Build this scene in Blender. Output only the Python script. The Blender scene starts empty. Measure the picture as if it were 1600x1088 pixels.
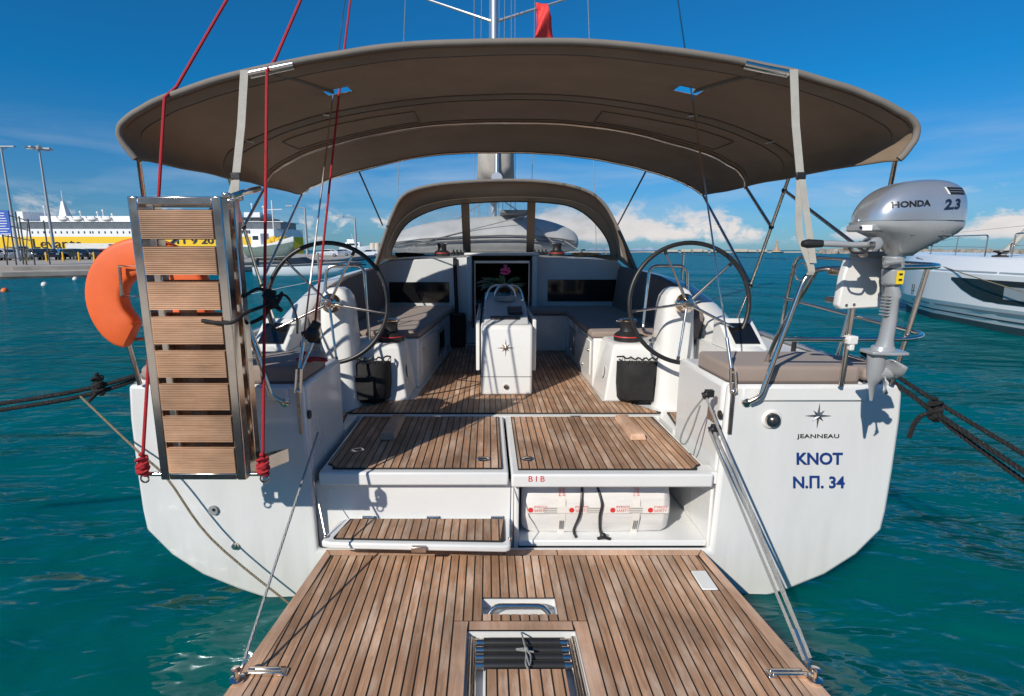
import bpy, bmesh, math, random
from mathutils import Vector, Matrix, noise as mnoise
random.seed(7)
R = math.radians
scene = bpy.context.scene
col = scene.collection

# ---------------------------------------------------------------- camera
CAM = Vector((-0.154, 0.0, 2.03)); FPX = 820.0; CX = 762.0; CY = 544.0
PITCH = math.atan((CY - 391.0) / FPX)
cd = bpy.data.cameras.new('camera'); co = bpy.data.objects.new('camera', cd); col.objects.link(co)
co.location = CAM; co.rotation_euler = (R(90) - PITCH, 0, 0)
cd.sensor_width = 36.0; cd.lens = 36.0 * FPX / 1600.0; cd.shift_x = (800.0 - CX) / 1600.0
cd.clip_start = 0.05; cd.clip_end = 30000
scene.camera = co

# ---------------------------------------------------------------- light
SUN_AZ, SUN_EL = 36.5, 32.5          # light travels forward-right and down
w = bpy.data.worlds.new('World'); scene.world = w; w.use_nodes = True
nt = w.node_tree; N = nt.nodes; L = nt.links; N.clear()
out = N.new('ShaderNodeOutputWorld'); bg = N.new('ShaderNodeBackground'); bg.inputs['Strength'].default_value = 0.105
sky = N.new('ShaderNodeTexSky'); sky.sky_type = 'NISHITA'; sky.sun_disc = False
sky.sun_elevation = R(SUN_EL); sky.sun_rotation = R(180 + SUN_AZ)
sky.altitude = 0; sky.air_density = 1.0; sky.dust_density = 0.15; sky.ozone_density = 3.5
hs = N.new('ShaderNodeHueSaturation'); hs.inputs['Saturation'].default_value = 1.0; hs.inputs['Value'].default_value = 1.0
tint = N.new('ShaderNodeMixRGB'); tint.blend_type = 'MULTIPLY'; tint.inputs[0].default_value = 1.0
L.new(sky.outputs[0], tint.inputs[1]); L.new(tint.outputs[0], hs.inputs['Color'])
tc = N.new('ShaderNodeTexCoord'); sep = N.new('ShaderNodeSeparateXYZ'); L.new(tc.outputs['Generated'], sep.inputs[0])
def wmath(op, a, b=None, clamp=False):
    n = N.new('ShaderNodeMath'); n.operation = op; n.use_clamp = clamp
    for i, s in enumerate((a, b)):
        if s is None: continue
        if isinstance(s, (int, float)): n.inputs[i].default_value = s
        else: L.new(s, n.inputs[i])
    return n.outputs[0]
def wramp(src, stops):
    n = N.new('ShaderNodeValToRGB'); e = n.color_ramp.elements
    while len(e) < len(stops): e.new(0.5)
    for el, (p, v) in zip(e, stops): el.position = p; el.color = (v, v, v, 1)
    L.new(src, n.inputs[0]); return n.outputs[0]
def wnoise(scale, detail, rough, mapscale, loc=(0, 0, 0), dist=0.0):
    m = N.new('ShaderNodeMapping'); m.inputs['Scale'].default_value = mapscale; m.inputs['Location'].default_value = loc
    L.new(tc.outputs['Generated'], m.inputs[0])
    n = N.new('ShaderNodeTexNoise'); n.inputs['Scale'].default_value = scale; n.inputs['Detail'].default_value = detail
    n.inputs['Roughness'].default_value = rough; n.inputs['Distortion'].default_value = dist
    L.new(m.outputs[0], n.inputs['Vector']); return n.outputs['Fac']
z = sep.outputs['Z']
tr_ = N.new('ShaderNodeValToRGB'); el_ = tr_.color_ramp.elements          # polarised deep blue, less of the yellow low haze
el_.new(0.5); el_.new(0.5)
for e_, (p_, c_) in zip(el_, ((0.0, (0.22, 0.44, 0.74)), (0.08, (0.23, 0.52, 0.80)), (0.25, (0.05, 0.59, 0.92)), (0.6, (0.12, 0.66, 1.0)))): e_.position = p_; e_.color = (*c_, 1)
L.new(z, tr_.inputs[0]); L.new(tr_.outputs[0], tint.inputs[2])
# cumulus banks low over the sea and thin veils a little higher, all round the horizon
big = wramp(wnoise(2.2, 2, 0.5, (1, 1, 2.0), (0.35, 0.1, 0)), [(0.40, 0), (0.58, 1)])
puff = wnoise(13, 8, 0.62, (1, 1, 1.7), (0.7, 0.2, 0.1), 0.25)
lowband = wramp(z, [(0.006, 0), (0.022, 1), (0.05, 1), (0.10, 0)])
th = wmath('SUBTRACT', wmath('ADD', puff, wmath('MULTIPLY', wmath('MULTIPLY', big, lowband), 0.30)), 0.60)
cum = wmath('MULTIPLY', wmath('MULTIPLY', th, 9.0, True), lowband, True)
veil = wramp(wnoise(3.0, 5, 0.55, (1, 1, 6.5), (0.2, 0.6, 0.3), 0.4), [(0.45, 0), (0.72, 1)])
vband = wramp(z, [(0.0, 0.2), (0.05, 1), (0.13, 1), (0.2, 0)])
vl = wmath('MULTIPLY', wmath('MULTIPLY', veil, vband), 0.36)
shade = wramp(wnoise(9, 6, 0.6, (1, 1, 2.2), (0.7, 0.2, 0.13)), [(0.3, 0.55), (0.6, 1.0)])
mx1 = N.new('ShaderNodeMixRGB'); L.new(vl, mx1.inputs[0]); L.new(hs.outputs[0], mx1.inputs[1]); mx1.inputs[2].default_value = (5.2, 5.9, 6.9, 1)
cc = N.new('ShaderNodeMixRGB'); L.new(shade, cc.inputs[0]); cc.inputs[1].default_value = (4.3, 4.7, 5.4, 1); cc.inputs[2].default_value = (7.6, 7.2, 7.0, 1)
mx2 = N.new('ShaderNodeMixRGB'); L.new(cum, mx2.inputs[0]); L.new(mx1.outputs[0], mx2.inputs[1]); L.new(cc.outputs[0], mx2.inputs[2])
L.new(mx2.outputs[0], bg.inputs[0]); L.new(bg.outputs[0], out.inputs[0])

sd = bpy.data.lights.new('sun', 'SUN'); sd.energy = 4.8; sd.angle = R(0.53); sd.color = (1.0, 0.93, 0.83)
so = bpy.data.objects.new('sun', sd); col.objects.link(so)
ldir = Vector((math.sin(R(SUN_AZ)) * math.cos(R(SUN_EL)), math.cos(R(SUN_AZ)) * math.cos(R(SUN_EL)), -math.sin(R(SUN_EL))))
so.rotation_euler = ldir.to_track_quat('-Z', 'Y').to_euler(); so.location = (-10, -15, 12)

vs = scene.view_settings; vs.view_transform = 'Standard'; vs.look = 'None'; vs.exposure = 0.0; vs.gamma = 1.0; vs.use_curve_mapping = False

# ---------------------------------------------------------------- pixel -> place helpers (distance always from a known plane)
FWD = Vector((0, math.cos(PITCH), -math.sin(PITCH))); UP = Vector((0, math.sin(PITCH), math.cos(PITCH))); RT = Vector((1, 0, 0))
def ray(px, py): return FWD + RT * ((px - CX) / FPX) + UP * ((CY - py) / FPX)
def atY(px, py, y): d = ray(px, py); return CAM + d * ((y - CAM.y) / d.y)
def atZ(px, py, zz): d = ray(px, py); return CAM + d * ((zz - CAM.z) / d.z)
def atX(px, py, x): d = ray(px, py); return CAM + d * ((x - CAM.x) / d.x)
def mir(p): return Vector((-p[0], p[1], p[2]))
def V(*a): return Vector(a)

# ---------------------------------------------------------------- mesh helpers
WL = {}                                           # world location of every object built
def catmull(pts, n=6, closed=False):
    P = [Vector(p) for p in pts]; m = len(P); o = []
    rng = range(m) if closed else range(m - 1)
    for i in rng:
        p1, p2 = P[i], P[(i + 1) % m]
        p0 = P[i - 1] if (closed or i > 0) else p1 * 2 - p2
        p3 = P[(i + 2) % m] if (closed or i + 2 < m) else p2 * 2 - p1
        for k in range(n):
            t = k / n
            o.append(0.5 * ((2 * p1) + (p2 - p0) * t + (2 * p0 - 5 * p1 + 4 * p2 - p3) * t * t + (3 * p1 - p0 - 3 * p2 + p3) * t ** 3))
    if not closed: o.append(P[-1])
    return o
def fillet(pts, r, n=5):
    P = [Vector(p) for p in pts]; o = [P[0]]
    for i in range(1, len(P) - 1):
        a, b, c = P[i - 1], P[i], P[i + 1]
        d1 = (a - b); d2 = (c - b); rr = min(r, d1.length * 0.48, d2.length * 0.48)
        q1 = b + d1.normalized() * rr; q2 = b + d2.normalized() * rr
        for k in range(n + 1):
            t = k / n; o.append(q1 * (1 - t) ** 2 + b * 2 * t * (1 - t) + q2 * t * t)
    o.append(P[-1]); return o
class MB:
    def __init__(s): s.v = []; s.f = []
    def add(s, vs_, fs):
        b = len(s.v); s.v += [Vector(q) for q in vs_]; s.f += [tuple(i + b for i in f) for f in fs]; return s
    def box(s, c, d, rot=None):
        c = Vector(c); x, y, zz = d[0] / 2, d[1] / 2, d[2] / 2
        q = [Vector((i * x, j * y, k * zz)) for k in (-1, 1) for j in (-1, 1) for i in (-1, 1)]
        if rot is not None: q = [rot @ a for a in q]
        return s.add([a + c for a in q], [(0, 2, 3, 1), (4, 5, 7, 6), (0, 1, 5, 4), (2, 6, 7, 3), (0, 4, 6, 2), (1, 3, 7, 5)])
    def bb(s, x0, x1, y0, y1, z0, z1): return s.box(((x0 + x1) / 2, (y0 + y1) / 2, (z0 + z1) / 2), (x1 - x0, y1 - y0, z1 - z0))
    def prism(s, poly, a, b, axis='z'):
        n = len(poly)
        def mk(p, h):
            if axis == 'z': return (p[0], p[1], h)
            if axis == 'y': return (p[0], h, p[1])
            return (h, p[0], p[1])
        return s.add([mk(p, a) for p in poly] + [mk(p, b) for p in poly],
                     [tuple(range(n))[::-1], tuple(range(n, 2 * n))] + [(i, (i + 1) % n, n + (i + 1) % n, n + i) for i in range(n)])
    def loft(s, rings, closed=True, caps=True):
        n = len(rings[0]); m = len(rings); fs = []
        for i in range(m - 1):
            for j in range(n if closed else n - 1):
                k = (j + 1) % n; fs.append((i * n + j, i * n + k, (i + 1) * n + k, (i + 1) * n + j))
        if caps and closed: fs += [tuple(range(n))[::-1], tuple(range((m - 1) * n, m * n))]
        return s.add([p for r_ in rings for p in r_], fs)
    def tube(s, pts, r, seg=8, closed=False, flat=None):
        P = [Vector(p) for p in pts]; n = len(P); rings = []
        t0 = (P[1] - P[0]).normalized(); up = Vector((0, 0, 1)) if abs(t0.z) < 0.9 else Vector((1, 0, 0))
        nrm = (up - t0 * up.dot(t0)).normalized()
        for i in range(n):
            a = P[(i - 1) % n] if (closed or i) else P[i]; b = P[(i + 1) % n] if (closed or i < n - 1) else P[i]
            t = (b - a).normalized(); nrm = (nrm - t * nrm.dot(t)).normalized(); bn = t.cross(nrm)
            rr = r[i] if isinstance(r, (list, tuple)) else r
            f2 = flat if flat else 1.0
            rings.append([P[i] + nrm * (math.cos(2 * math.pi * k / seg) * rr) + bn * (math.sin(2 * math.pi * k / seg) * rr * f2) for k in range(seg)])
        if closed: rings.append(rings[0])
        return s.loft(rings, True, not closed)
    def lathe(s, prof, c, seg=20, M=None):
        c = Vector(c); rings = []
        for r_, h in prof:
            ring = [Vector((r_ * math.cos(2 * math.pi * k / seg), r_ * math.sin(2 * math.pi * k / seg), h)) for k in range(seg)]
            if M is not None: ring = [M @ q for q in ring]
            rings.append([q + c for q in ring])
        return s.loft(rings, True, True)
    def ball(s, c, r, seg=12, rings=8):
        r3 = (r, r, r) if isinstance(r, (int, float)) else r
        c = Vector(c); rr = []
        for i in range(rings + 1):
            a = math.pi * (i + 0.02) / (rings + 0.04) - math.pi / 2
            rr.append([c + Vector((math.cos(a) * math.cos(2 * math.pi * k / seg) * r3[0], math.cos(a) * math.sin(2 * math.pi * k / seg) * r3[1], math.sin(a) * r3[2])) for k in range(seg)])
        return s.loft(rr, True, True)
    def build(s, name, m, parent=None, smooth=True, bevel=0.0, bseg=2, subsurf=0, angle=38, recenter=True):
        me = bpy.data.meshes.new(name)
        c = Vector((0, 0, 0))
        if recenter and s.v:
            c = Vector(((min(q.x for q in s.v) + max(q.x for q in s.v)) / 2, (min(q.y for q in s.v) + max(q.y for q in s.v)) / 2, min(q.z for q in s.v)))
        me.from_pydata([q - c for q in s.v], [], s.f); me.update()
        bm = bmesh.new(); bm.from_mesh(me); bmesh.ops.recalc_face_normals(bm, faces=bm.faces); bm.to_mesh(me); bm.free()
        o = mkobj(name, me, m, parent, c)
        if smooth: smoothen(me, angle)
        if bevel:
            md = o.modifiers.new('bevel', 'BEVEL'); md.width = bevel; md.segments = bseg; md.limit_method = 'ANGLE'; md.angle_limit = R(32)
            if smooth: smoothen(me, 80)
            md.harden_normals = False
        if subsurf:
            md = o.modifiers.new('sub', 'SUBSURF'); md.levels = subsurf; md.render_levels = subsurf
        return o
def smoothen(me, angle):
    me.polygons.foreach_set('use_smooth', [True] * len(me.polygons))
    me.set_sharp_from_angle(angle=R(angle))
def mkobj(name, me, m, parent, wl):
    o = bpy.data.objects.new(name, me); col.objects.link(o)
    if m is not None and me is not None and len(me.materials) == 0: me.materials.append(M[m] if isinstance(m, str) else m)
    WL[o.name] = Vector(wl)
    if parent is not None: o.parent = parent; o.location = Vector(wl) - WL[parent.name]
    else: o.location = wl
    return o
def tag(o, label=None, cat=None, group=None, kind=None):
    if label: o['label'] = label
    if cat: o['category'] = cat
    if group: o['group'] = group
    if kind: o['kind'] = kind
    return o
def thing(name, label, cat, loc=(0, 0, 0), rotz=0.0, group=None, local=False):
    o = bpy.data.objects.new(name, None); col.objects.link(o); o.empty_display_size = 0.2
    o.location = loc; o.rotation_euler = (0, 0, rotz); WL[o.name] = Vector((0, 0, 0)) if local else Vector(loc)
    return tag(o, label, cat, group)
def holder(name, parent, loc):                    # an Empty part that gathers sub-parts
    o = bpy.data.objects.new(name, None); col.objects.link(o); o.empty_display_size = 0.1
    WL[o.name] = Vector(loc); o.parent = parent; o.location = Vector(loc) - WL[parent.name]; return o
def dup(root, loc=None, rotz=None, label=None, parent=None):
    r = root.copy(); col.objects.link(r); r.parent = parent
    if loc is not None: r.location = loc
    if rotz is not None: r.rotation_euler = (0, 0, rotz)
    if label: r['label'] = label
    for ch in root.children:
        dup(ch, parent=r)
    return r
def text_mesh(name, s, size, m, parent, origin, xdir, updir, depth=0.0012, bold=0.0, align='CENTER', shear=0.0, sx=1.0, spacing=1.0):
    cu = bpy.data.curves.new(name, 'FONT'); cu.body = s; cu.size = size; cu.align_x = align; cu.align_y = 'CENTER'
    cu.extrude = depth; cu.offset = bold; cu.shear = shear; cu.space_character = spacing; cu.resolution_u = 3
    t = bpy.data.objects.new(name, cu); col.objects.link(t)
    bpy.context.view_layer.update()
    me = bpy.data.meshes.new_from_object(t.evaluated_get(bpy.context.evaluated_depsgraph_get()))
    bpy.data.objects.remove(t); bpy.data.curves.remove(cu)
    x = Vector(xdir).normalized(); u = Vector(updir).normalized(); n = x.cross(u)
    mt = Matrix((x, u, n)).transposed().to_4x4()
    me.transform(mt @ Matrix.Diagonal((sx, 1, 1, 1)))
    return mkobj(name, me, m, parent, origin)

def rope(name, pts, r, m, label, group=None, sm=1, cat='rope'):
    o = MB().tube(catmull(pts, sm) if sm > 1 else pts, r, 8).build(name, m, None)
    return tag(o, label, cat, group)

# ---------------------------------------------------------------- materials
M = {}
def mat(name, base, rough=0.5, metal=0.0, var=0.0, vscale=3.0, bump=0.0, bscale=60.0, coat=0.0, spec=0.5, emit=None, dark=None, coords='Object', stretch=(1, 1, 1), rvar=0.0, trans=0.0, alpha=1.0, sheen=0.0):
    m = bpy.data.materials.new(name); m.use_nodes = True; M[name] = m
    t = m.node_tree; b = t.nodes['Principled BSDF']; lk = t.links
    b.inputs['Base Color'].default_value = (*base, 1); b.inputs['Roughness'].default_value = rough; b.inputs['Metallic'].default_value = metal
    b.inputs['Coat Weight'].default_value = coat; b.inputs['Coat Roughness'].default_value = 0.08; b.inputs['Specular IOR Level'].default_value = spec
    b.inputs['Transmission Weight'].default_value = trans; b.inputs['Alpha'].default_value = alpha; b.inputs['Sheen Weight'].default_value = sheen
    if emit: b.inputs['Emission Color'].default_value = (*emit[0], 1); b.inputs['Emission Strength'].default_value = emit[1]
    if var or bump or rvar:
        tcn = t.nodes.new('ShaderNodeTexCoord'); mp = t.nodes.new('ShaderNodeMapping'); mp.inputs['Scale'].default_value = stretch
        if coords == 'World':
            g = t.nodes.new('ShaderNodeNewGeometry'); lk.new(g.outputs['Position'], mp.inputs[0])
        else: lk.new(tcn.outputs[coords], mp.inputs[0])
    if var or rvar:
        n = t.nodes.new('ShaderNodeTexNoise'); n.inputs['Scale'].default_value = vscale; n.inputs['Detail'].default_value = 6; n.inputs['Roughness'].default_value = 0.62
        lk.new(mp.outputs[0], n.inputs['Vector'])
    if var:
        r_ = t.nodes.new('ShaderNodeValToRGB'); e = r_.color_ramp.elements
        d = dark if dark else tuple(c * (1 - var) for c in base); hi = tuple(min(1, c * (1 + var * 0.5)) for c in base)
        e[0].position = 0.32; e[0].color = (*d, 1); e[1].position = 0.66; e[1].color = (*hi, 1)
        lk.new(n.outputs['Fac'], r_.inputs[0]); lk.new(r_.outputs[0], b.inputs['Base Color'])
    if rvar:
        q = t.nodes.new('ShaderNodeMapRange'); q.inputs['To Min'].default_value = max(0, rough - rvar); q.inputs['To Max'].default_value = min(1, rough + rvar)
        lk.new(n.outputs['Fac'], q.inputs[0]); lk.new(q.outputs[0], b.inputs['Roughness'])
    if bump:
        n2 = t.nodes.new('ShaderNodeTexNoise'); n2.inputs['Scale'].default_value = bscale; n2.inputs['Detail'].default_value = 4
        lk.new(mp.outputs[0], n2.inputs['Vector'])
        bp = t.nodes.new('ShaderNodeBump'); bp.inputs['Strength'].default_value = bump; bp.inputs['Distance'].default_value = 0.01
        lk.new(n2.outputs['Fac'], bp.inputs['Height']); lk.new(bp.outputs[0], b.inputs['Normal'])
    return m
def wood(name, c1, c2, c3, grain=(28, 1.4, 28), rand=0.35, weather=0.5):
    m = bpy.data.materials.new(name); m.use_nodes = True; M[name] = m
    t = m.node_tree; b = t.nodes['Principled BSDF']; lk = t.links; nn = t.nodes.new
    tcn = nn('ShaderNodeTexCoord'); oi = nn('ShaderNodeObjectInfo'); mp = nn('ShaderNodeMapping'); mp.inputs['Scale'].default_value = grain
    off = nn('ShaderNodeVectorMath'); off.operation = 'ADD'; sc_ = nn('ShaderNodeVectorMath'); sc_.operation = 'SCALE'; sc_.inputs['Scale'].default_value = 37.0
    cmb = nn('ShaderNodeCombineXYZ'); [lk.new(oi.outputs['Random'], cmb.inputs[i]) for i in range(3)]
    lk.new(cmb.outputs[0], sc_.inputs[0]); lk.new(tcn.outputs['Object'], off.inputs[0]); lk.new(sc_.outputs[0], off.inputs[1]); lk.new(off.outputs[0], mp.inputs[0])
    n = nn('ShaderNodeTexNoise'); n.inputs['Scale'].default_value = 2.2; n.inputs['Detail'].default_value = 8; n.inputs['Roughness'].default_value = 0.68; n.inputs['Distortion'].default_value = 0.6
    lk.new(mp.outputs[0], n.inputs['Vector'])
    rp = nn('ShaderNodeValToRGB'); e = rp.color_ramp.elements; e[0].position = 0.3; e[0].color = (*c1, 1); e[1].position = 0.7; e[1].color = (*c2, 1)
    lk.new(n.outputs['Fac'], rp.inputs[0])
    g = nn('ShaderNodeNewGeometry'); m2 = nn('ShaderNodeMapping'); m2.inputs['Scale'].default_value = (9, 2.6, 9) if grain[0] > grain[1] else (2.6, 9, 9)
    n2 = nn('ShaderNodeTexNoise'); n2.inputs['Scale'].default_value = 1.0; n2.inputs['Detail'].default_value = 6; n2.inputs['Roughness'].default_value = 0.65
    lk.new(off.outputs[0], m2.inputs[0]); lk.new(m2.outputs[0], n2.inputs['Vector'])
    r2 = nn('ShaderNodeValToRGB'); e = r2.color_ramp.elements; e[0].position = 0.48; e[0].color = (0, 0, 0, 1); e[1].position = 0.75; e[1].color = (weather,) * 3 + (1,)
    lk.new(n2.outputs['Fac'], r2.inputs[0])
    mx = nn('ShaderNodeMixRGB'); lk.new(r2.outputs[0], mx.inputs[0]); lk.new(rp.outputs[0], mx.inputs[1]); mx.inputs[2].default_value = (*c3, 1)
    hsv = nn('ShaderNodeHueSaturation'); lk.new(mx.outputs[0], hsv.inputs['Color'])
    mr = nn('ShaderNodeMapRange'); mr.inputs['To Min'].default_value = 1 - rand; mr.inputs['To Max'].default_value = 1 + rand; lk.new(oi.outputs['Random'], mr.inputs[0]); lk.new(mr.outputs[0], hsv.inputs['Value'])
    # blotchy stains over the whole deck
    n3 = nn('ShaderNodeTexNoise'); n3.inputs['Scale'].default_value = 2.6; n3.inputs['Detail'].default_value = 5; lk.new(g.outputs['Position'], n3.inputs['Vector'])
    r3 = nn('ShaderNodeMapRange'); r3.inputs['From Min'].default_value = 0.35; r3.inputs['From Max'].default_value = 0.7; r3.inputs['To Min'].default_value = 0.66; r3.inputs['To Max'].default_value = 1.22; lk.new(n3.outputs['Fac'], r3.inputs[0])
    ml = nn('ShaderNodeMixRGB'); ml.blend_type = 'MULTIPLY'; ml.inputs[0].default_value = 1; lk.new(hsv.outputs[0], ml.inputs[1]); lk.new(r3.outputs[0], ml.inputs[2])
    lk.new(ml.outputs[0], b.inputs['Base Color']); b.inputs['Roughness'].default_value = 0.62; b.inputs['Specular IOR Level'].default_value = 0.3
    bp = nn('ShaderNodeBump'); bp.inputs['Strength'].default_value = 0.25; bp.inputs['Distance'].default_value = 0.003; lk.new(n.outputs['Fac'], bp.inputs['Height']); lk.new(bp.outputs[0], b.inputs['Normal'])
    return m
def rope_mat(name, c1, c2, thr=0.56, scale=70):
    m = bpy.data.materials.new(name); m.use_nodes = True; M[name] = m
    t = m.node_tree; b = t.nodes['Principled BSDF']; lk = t.links; nn = t.nodes.new
    tcn = nn('ShaderNodeTexCoord'); mp = nn('ShaderNodeMapping'); mp.inputs['Rotation'].default_value = (0.5, 0.4, 0.6); lk.new(tcn.outputs['Object'], mp.inputs[0])
    wv = nn('ShaderNodeTexWave'); wv.inputs['Scale'].default_value = scale; wv.inputs['Distortion'].default_value = 1.5; lk.new(mp.outputs[0], wv.inputs['Vector'])
    n = nn('ShaderNodeTexNoise'); n.inputs['Scale'].default_value = scale * 1.7; lk.new(mp.outputs[0], n.inputs['Vector'])
    rp = nn('ShaderNodeValToRGB'); e = rp.color_ramp.elements; e[0].position = thr; e[0].color = (*c1, 1); e[1].position = thr + 0.06; e[1].color = (*c2, 1)
    lk.new(n.outputs['Fac'], rp.inputs[0]); lk.new(rp.outputs[0], b.inputs['Base Color']); b.inputs['Roughness'].default_value = 0.75
    bp = nn('ShaderNodeBump'); bp.inputs['Strength'].default_value = 0.8; bp.inputs['Distance'].default_value = 0.004; lk.new(wv.outputs['Fac'], bp.inputs['Height']); lk.new(bp.outputs[0], b.inputs['Normal'])
    return m
mat('gelcoat', (0.72, 0.725, 0.71), 0.28, var=0.035, vscale=1.6, coat=0.25, rvar=0.08, coords='World')
mat('gelcoat_grey', (0.60, 0.62, 0.62), 0.4, var=0.07, vscale=2.0, bump=0.05, bscale=260, coords='World')
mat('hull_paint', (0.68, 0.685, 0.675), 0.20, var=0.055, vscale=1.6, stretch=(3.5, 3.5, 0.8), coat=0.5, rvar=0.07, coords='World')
mat('caulk', (0.012, 0.011, 0.010), 0.6)
wood('teak', (0.29, 0.158, 0.090), (0.53, 0.318, 0.196), (0.72, 0.56, 0.435), rand=0.20, weather=0.85)
wood('teak_border', (0.42, 0.25, 0.16), (0.60, 0.385, 0.26), (0.72, 0.56, 0.45), rand=0.12, weather=0.5)
wood('slat_wood', (0.40, 0.225, 0.130), (0.60, 0.375, 0.235), (0.62, 0.43, 0.29), grain=(1.8, 30, 30), rand=0.10, weather=0.4)
mat('steel', (0.82, 0.72, 0.62), 0.17, 1.0, var=0.12, vscale=9, rvar=0.06, coords='World')
mat('steel_dull', (0.60, 0.53, 0.47), 0.28, 1.0, var=0.2, vscale=12, rvar=0.1, coords='World')
mat('aluminium', (0.66, 0.67, 0.68), 0.33, 0.9, var=0.08, vscale=6)
mat('canvas', (0.300, 0.220, 0.152), 0.85, var=0.22, vscale=2.0, bump=0.9, bscale=5, coords='World', sheen=0.15)
mat('canvas_trim', (0.185, 0.165, 0.142), 0.8, var=0.1, vscale=8, coords='World')
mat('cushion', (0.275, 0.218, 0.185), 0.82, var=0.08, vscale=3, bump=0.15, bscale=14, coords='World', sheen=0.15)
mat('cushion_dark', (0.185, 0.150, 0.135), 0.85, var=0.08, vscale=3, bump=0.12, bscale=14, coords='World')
mat('piping', (0.13, 0.10, 0.085), 0.8)
mat('black_rubber', (0.018, 0.018, 0.019), 0.42, var=0.25, vscale=20)
mat('black_fabric', (0.014, 0.014, 0.015), 0.8, var=0.3, vscale=9, bump=0.5, bscale=22)
mat('black_gloss', (0.008, 0.008, 0.009), 0.07, coat=0.5)
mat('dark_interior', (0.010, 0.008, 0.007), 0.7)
mat('orange_foam', (0.74, 0.120, 0.022), 0.55, var=0.10, vscale=5, bump=0.06, bscale=30)
mat('strap_grey', (0.40, 0.39, 0.35), 0.8, var=0.12, vscale=14, bump=0.2, bscale=140)
mat('white_plastic', (0.72, 0.72, 0.70), 0.38, var=0.06, vscale=6)
mat('grey_plastic', (0.27, 0.28, 0.285), 0.36, var=0.07, vscale=8)
mat('motor_grey', (0.33, 0.345, 0.355), 0.32, 0.15, var=0.06, vscale=8, coat=0.3)
mat('motor_silver', (0.50, 0.53, 0.56), 0.24, 0.65, var=0.05, vscale=5, coat=0.6)
mat('motor_dark', (0.17, 0.18, 0.185), 0.4, 0.2)
mat('ink_black', (0.012, 0.013, 0.017), 0.45)
mat('ink_blue', (0.010, 0.040, 0.19), 0.45); mat('ink_navy', (0.008, 0.016, 0.05), 0.4)
mat('ink_red', (0.62, 0.035, 0.035), 0.5)
mat('ink_grey', (0.16, 0.16, 0.155), 0.6)
mat('ink_white', (0.8, 0.8, 0.8), 0.5)
mat('sticker_yellow', (0.78, 0.56, 0.02), 0.45)
mat('raft_cloth', (0.72, 0.70, 0.67), 0.45, var=0.06, vscale=7, bump=0.55, bscale=7, stretch=(0.6, 3, 3))
mat('tape', (0.74, 0.71, 0.65), 0.3)
mat('red_flag', (0.80, 0.045, 0.04), 0.7, var=0.2, vscale=5)
mat('rubber_grey', (0.46, 0.46, 0.45), 0.5, var=0.08, vscale=2)
mat('rubber_dark', (0.12, 0.12, 0.12), 0.5)
mat('sailcloth_cover', (0.40, 0.37, 0.335), 0.8, var=0.2, vscale=3, bump=0.5, bscale=7)
mat('mast_alloy', (0.60, 0.61, 0.62), 0.35, 0.6)
ct_ = M['canvas'].node_tree; tl_ = ct_.nodes.new('ShaderNodeBsdfTranslucent'); tl_.inputs[0].default_value = (0.42, 0.26, 0.15, 1); ms_ = ct_.nodes.new('ShaderNodeMixShader'); ms_.inputs[0].default_value = 0.27
ct_.links.new(ct_.nodes['Principled BSDF'].outputs[0], ms_.inputs[1]); ct_.links.new(tl_.outputs[0], ms_.inputs[2]); ct_.links.new(ms_.outputs[0], ct_.nodes['Material Output'].inputs[0])   # woven cloth lets a little sun through
ht = M['hull_paint'].node_tree; hb_ = ht.nodes['Principled BSDF']; hl_ = ht.links                     # greyer, slightly yellowed band along the waterline, streaked upward by noise
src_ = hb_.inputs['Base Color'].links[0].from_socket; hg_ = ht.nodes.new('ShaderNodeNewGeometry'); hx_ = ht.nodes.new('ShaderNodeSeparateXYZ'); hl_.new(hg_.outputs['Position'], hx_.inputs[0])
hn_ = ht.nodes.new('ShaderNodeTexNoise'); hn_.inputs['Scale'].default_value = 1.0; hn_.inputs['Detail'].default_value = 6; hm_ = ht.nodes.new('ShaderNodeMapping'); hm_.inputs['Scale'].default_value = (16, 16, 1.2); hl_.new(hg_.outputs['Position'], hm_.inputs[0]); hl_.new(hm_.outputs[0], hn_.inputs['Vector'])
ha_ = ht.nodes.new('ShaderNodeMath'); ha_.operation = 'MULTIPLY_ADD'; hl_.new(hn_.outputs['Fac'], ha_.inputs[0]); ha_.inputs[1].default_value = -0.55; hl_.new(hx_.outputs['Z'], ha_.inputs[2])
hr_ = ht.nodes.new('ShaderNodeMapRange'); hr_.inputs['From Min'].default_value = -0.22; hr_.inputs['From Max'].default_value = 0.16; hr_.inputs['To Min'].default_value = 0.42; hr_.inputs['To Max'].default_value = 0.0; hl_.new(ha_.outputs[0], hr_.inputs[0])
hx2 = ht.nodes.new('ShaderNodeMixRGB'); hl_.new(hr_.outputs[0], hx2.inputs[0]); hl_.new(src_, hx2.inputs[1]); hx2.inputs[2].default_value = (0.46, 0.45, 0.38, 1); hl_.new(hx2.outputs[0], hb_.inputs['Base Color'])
rope_mat('rope_red', (0.62, 0.030, 0.040), (0.04, 0.02, 0.02), 0.62, 120)
rope_mat('rope_black', (0.012, 0.012, 0.012), (0.22, 0.22, 0.2), 0.70, 60)
rope_mat('rope_grey', (0.46, 0.46, 0.44), (0.30, 0.30, 0.28), 0.55, 150)
rope_mat('rope_tan', (0.34, 0.27, 0.17), (0.16, 0.12, 0.07), 0.55, 120)
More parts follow.
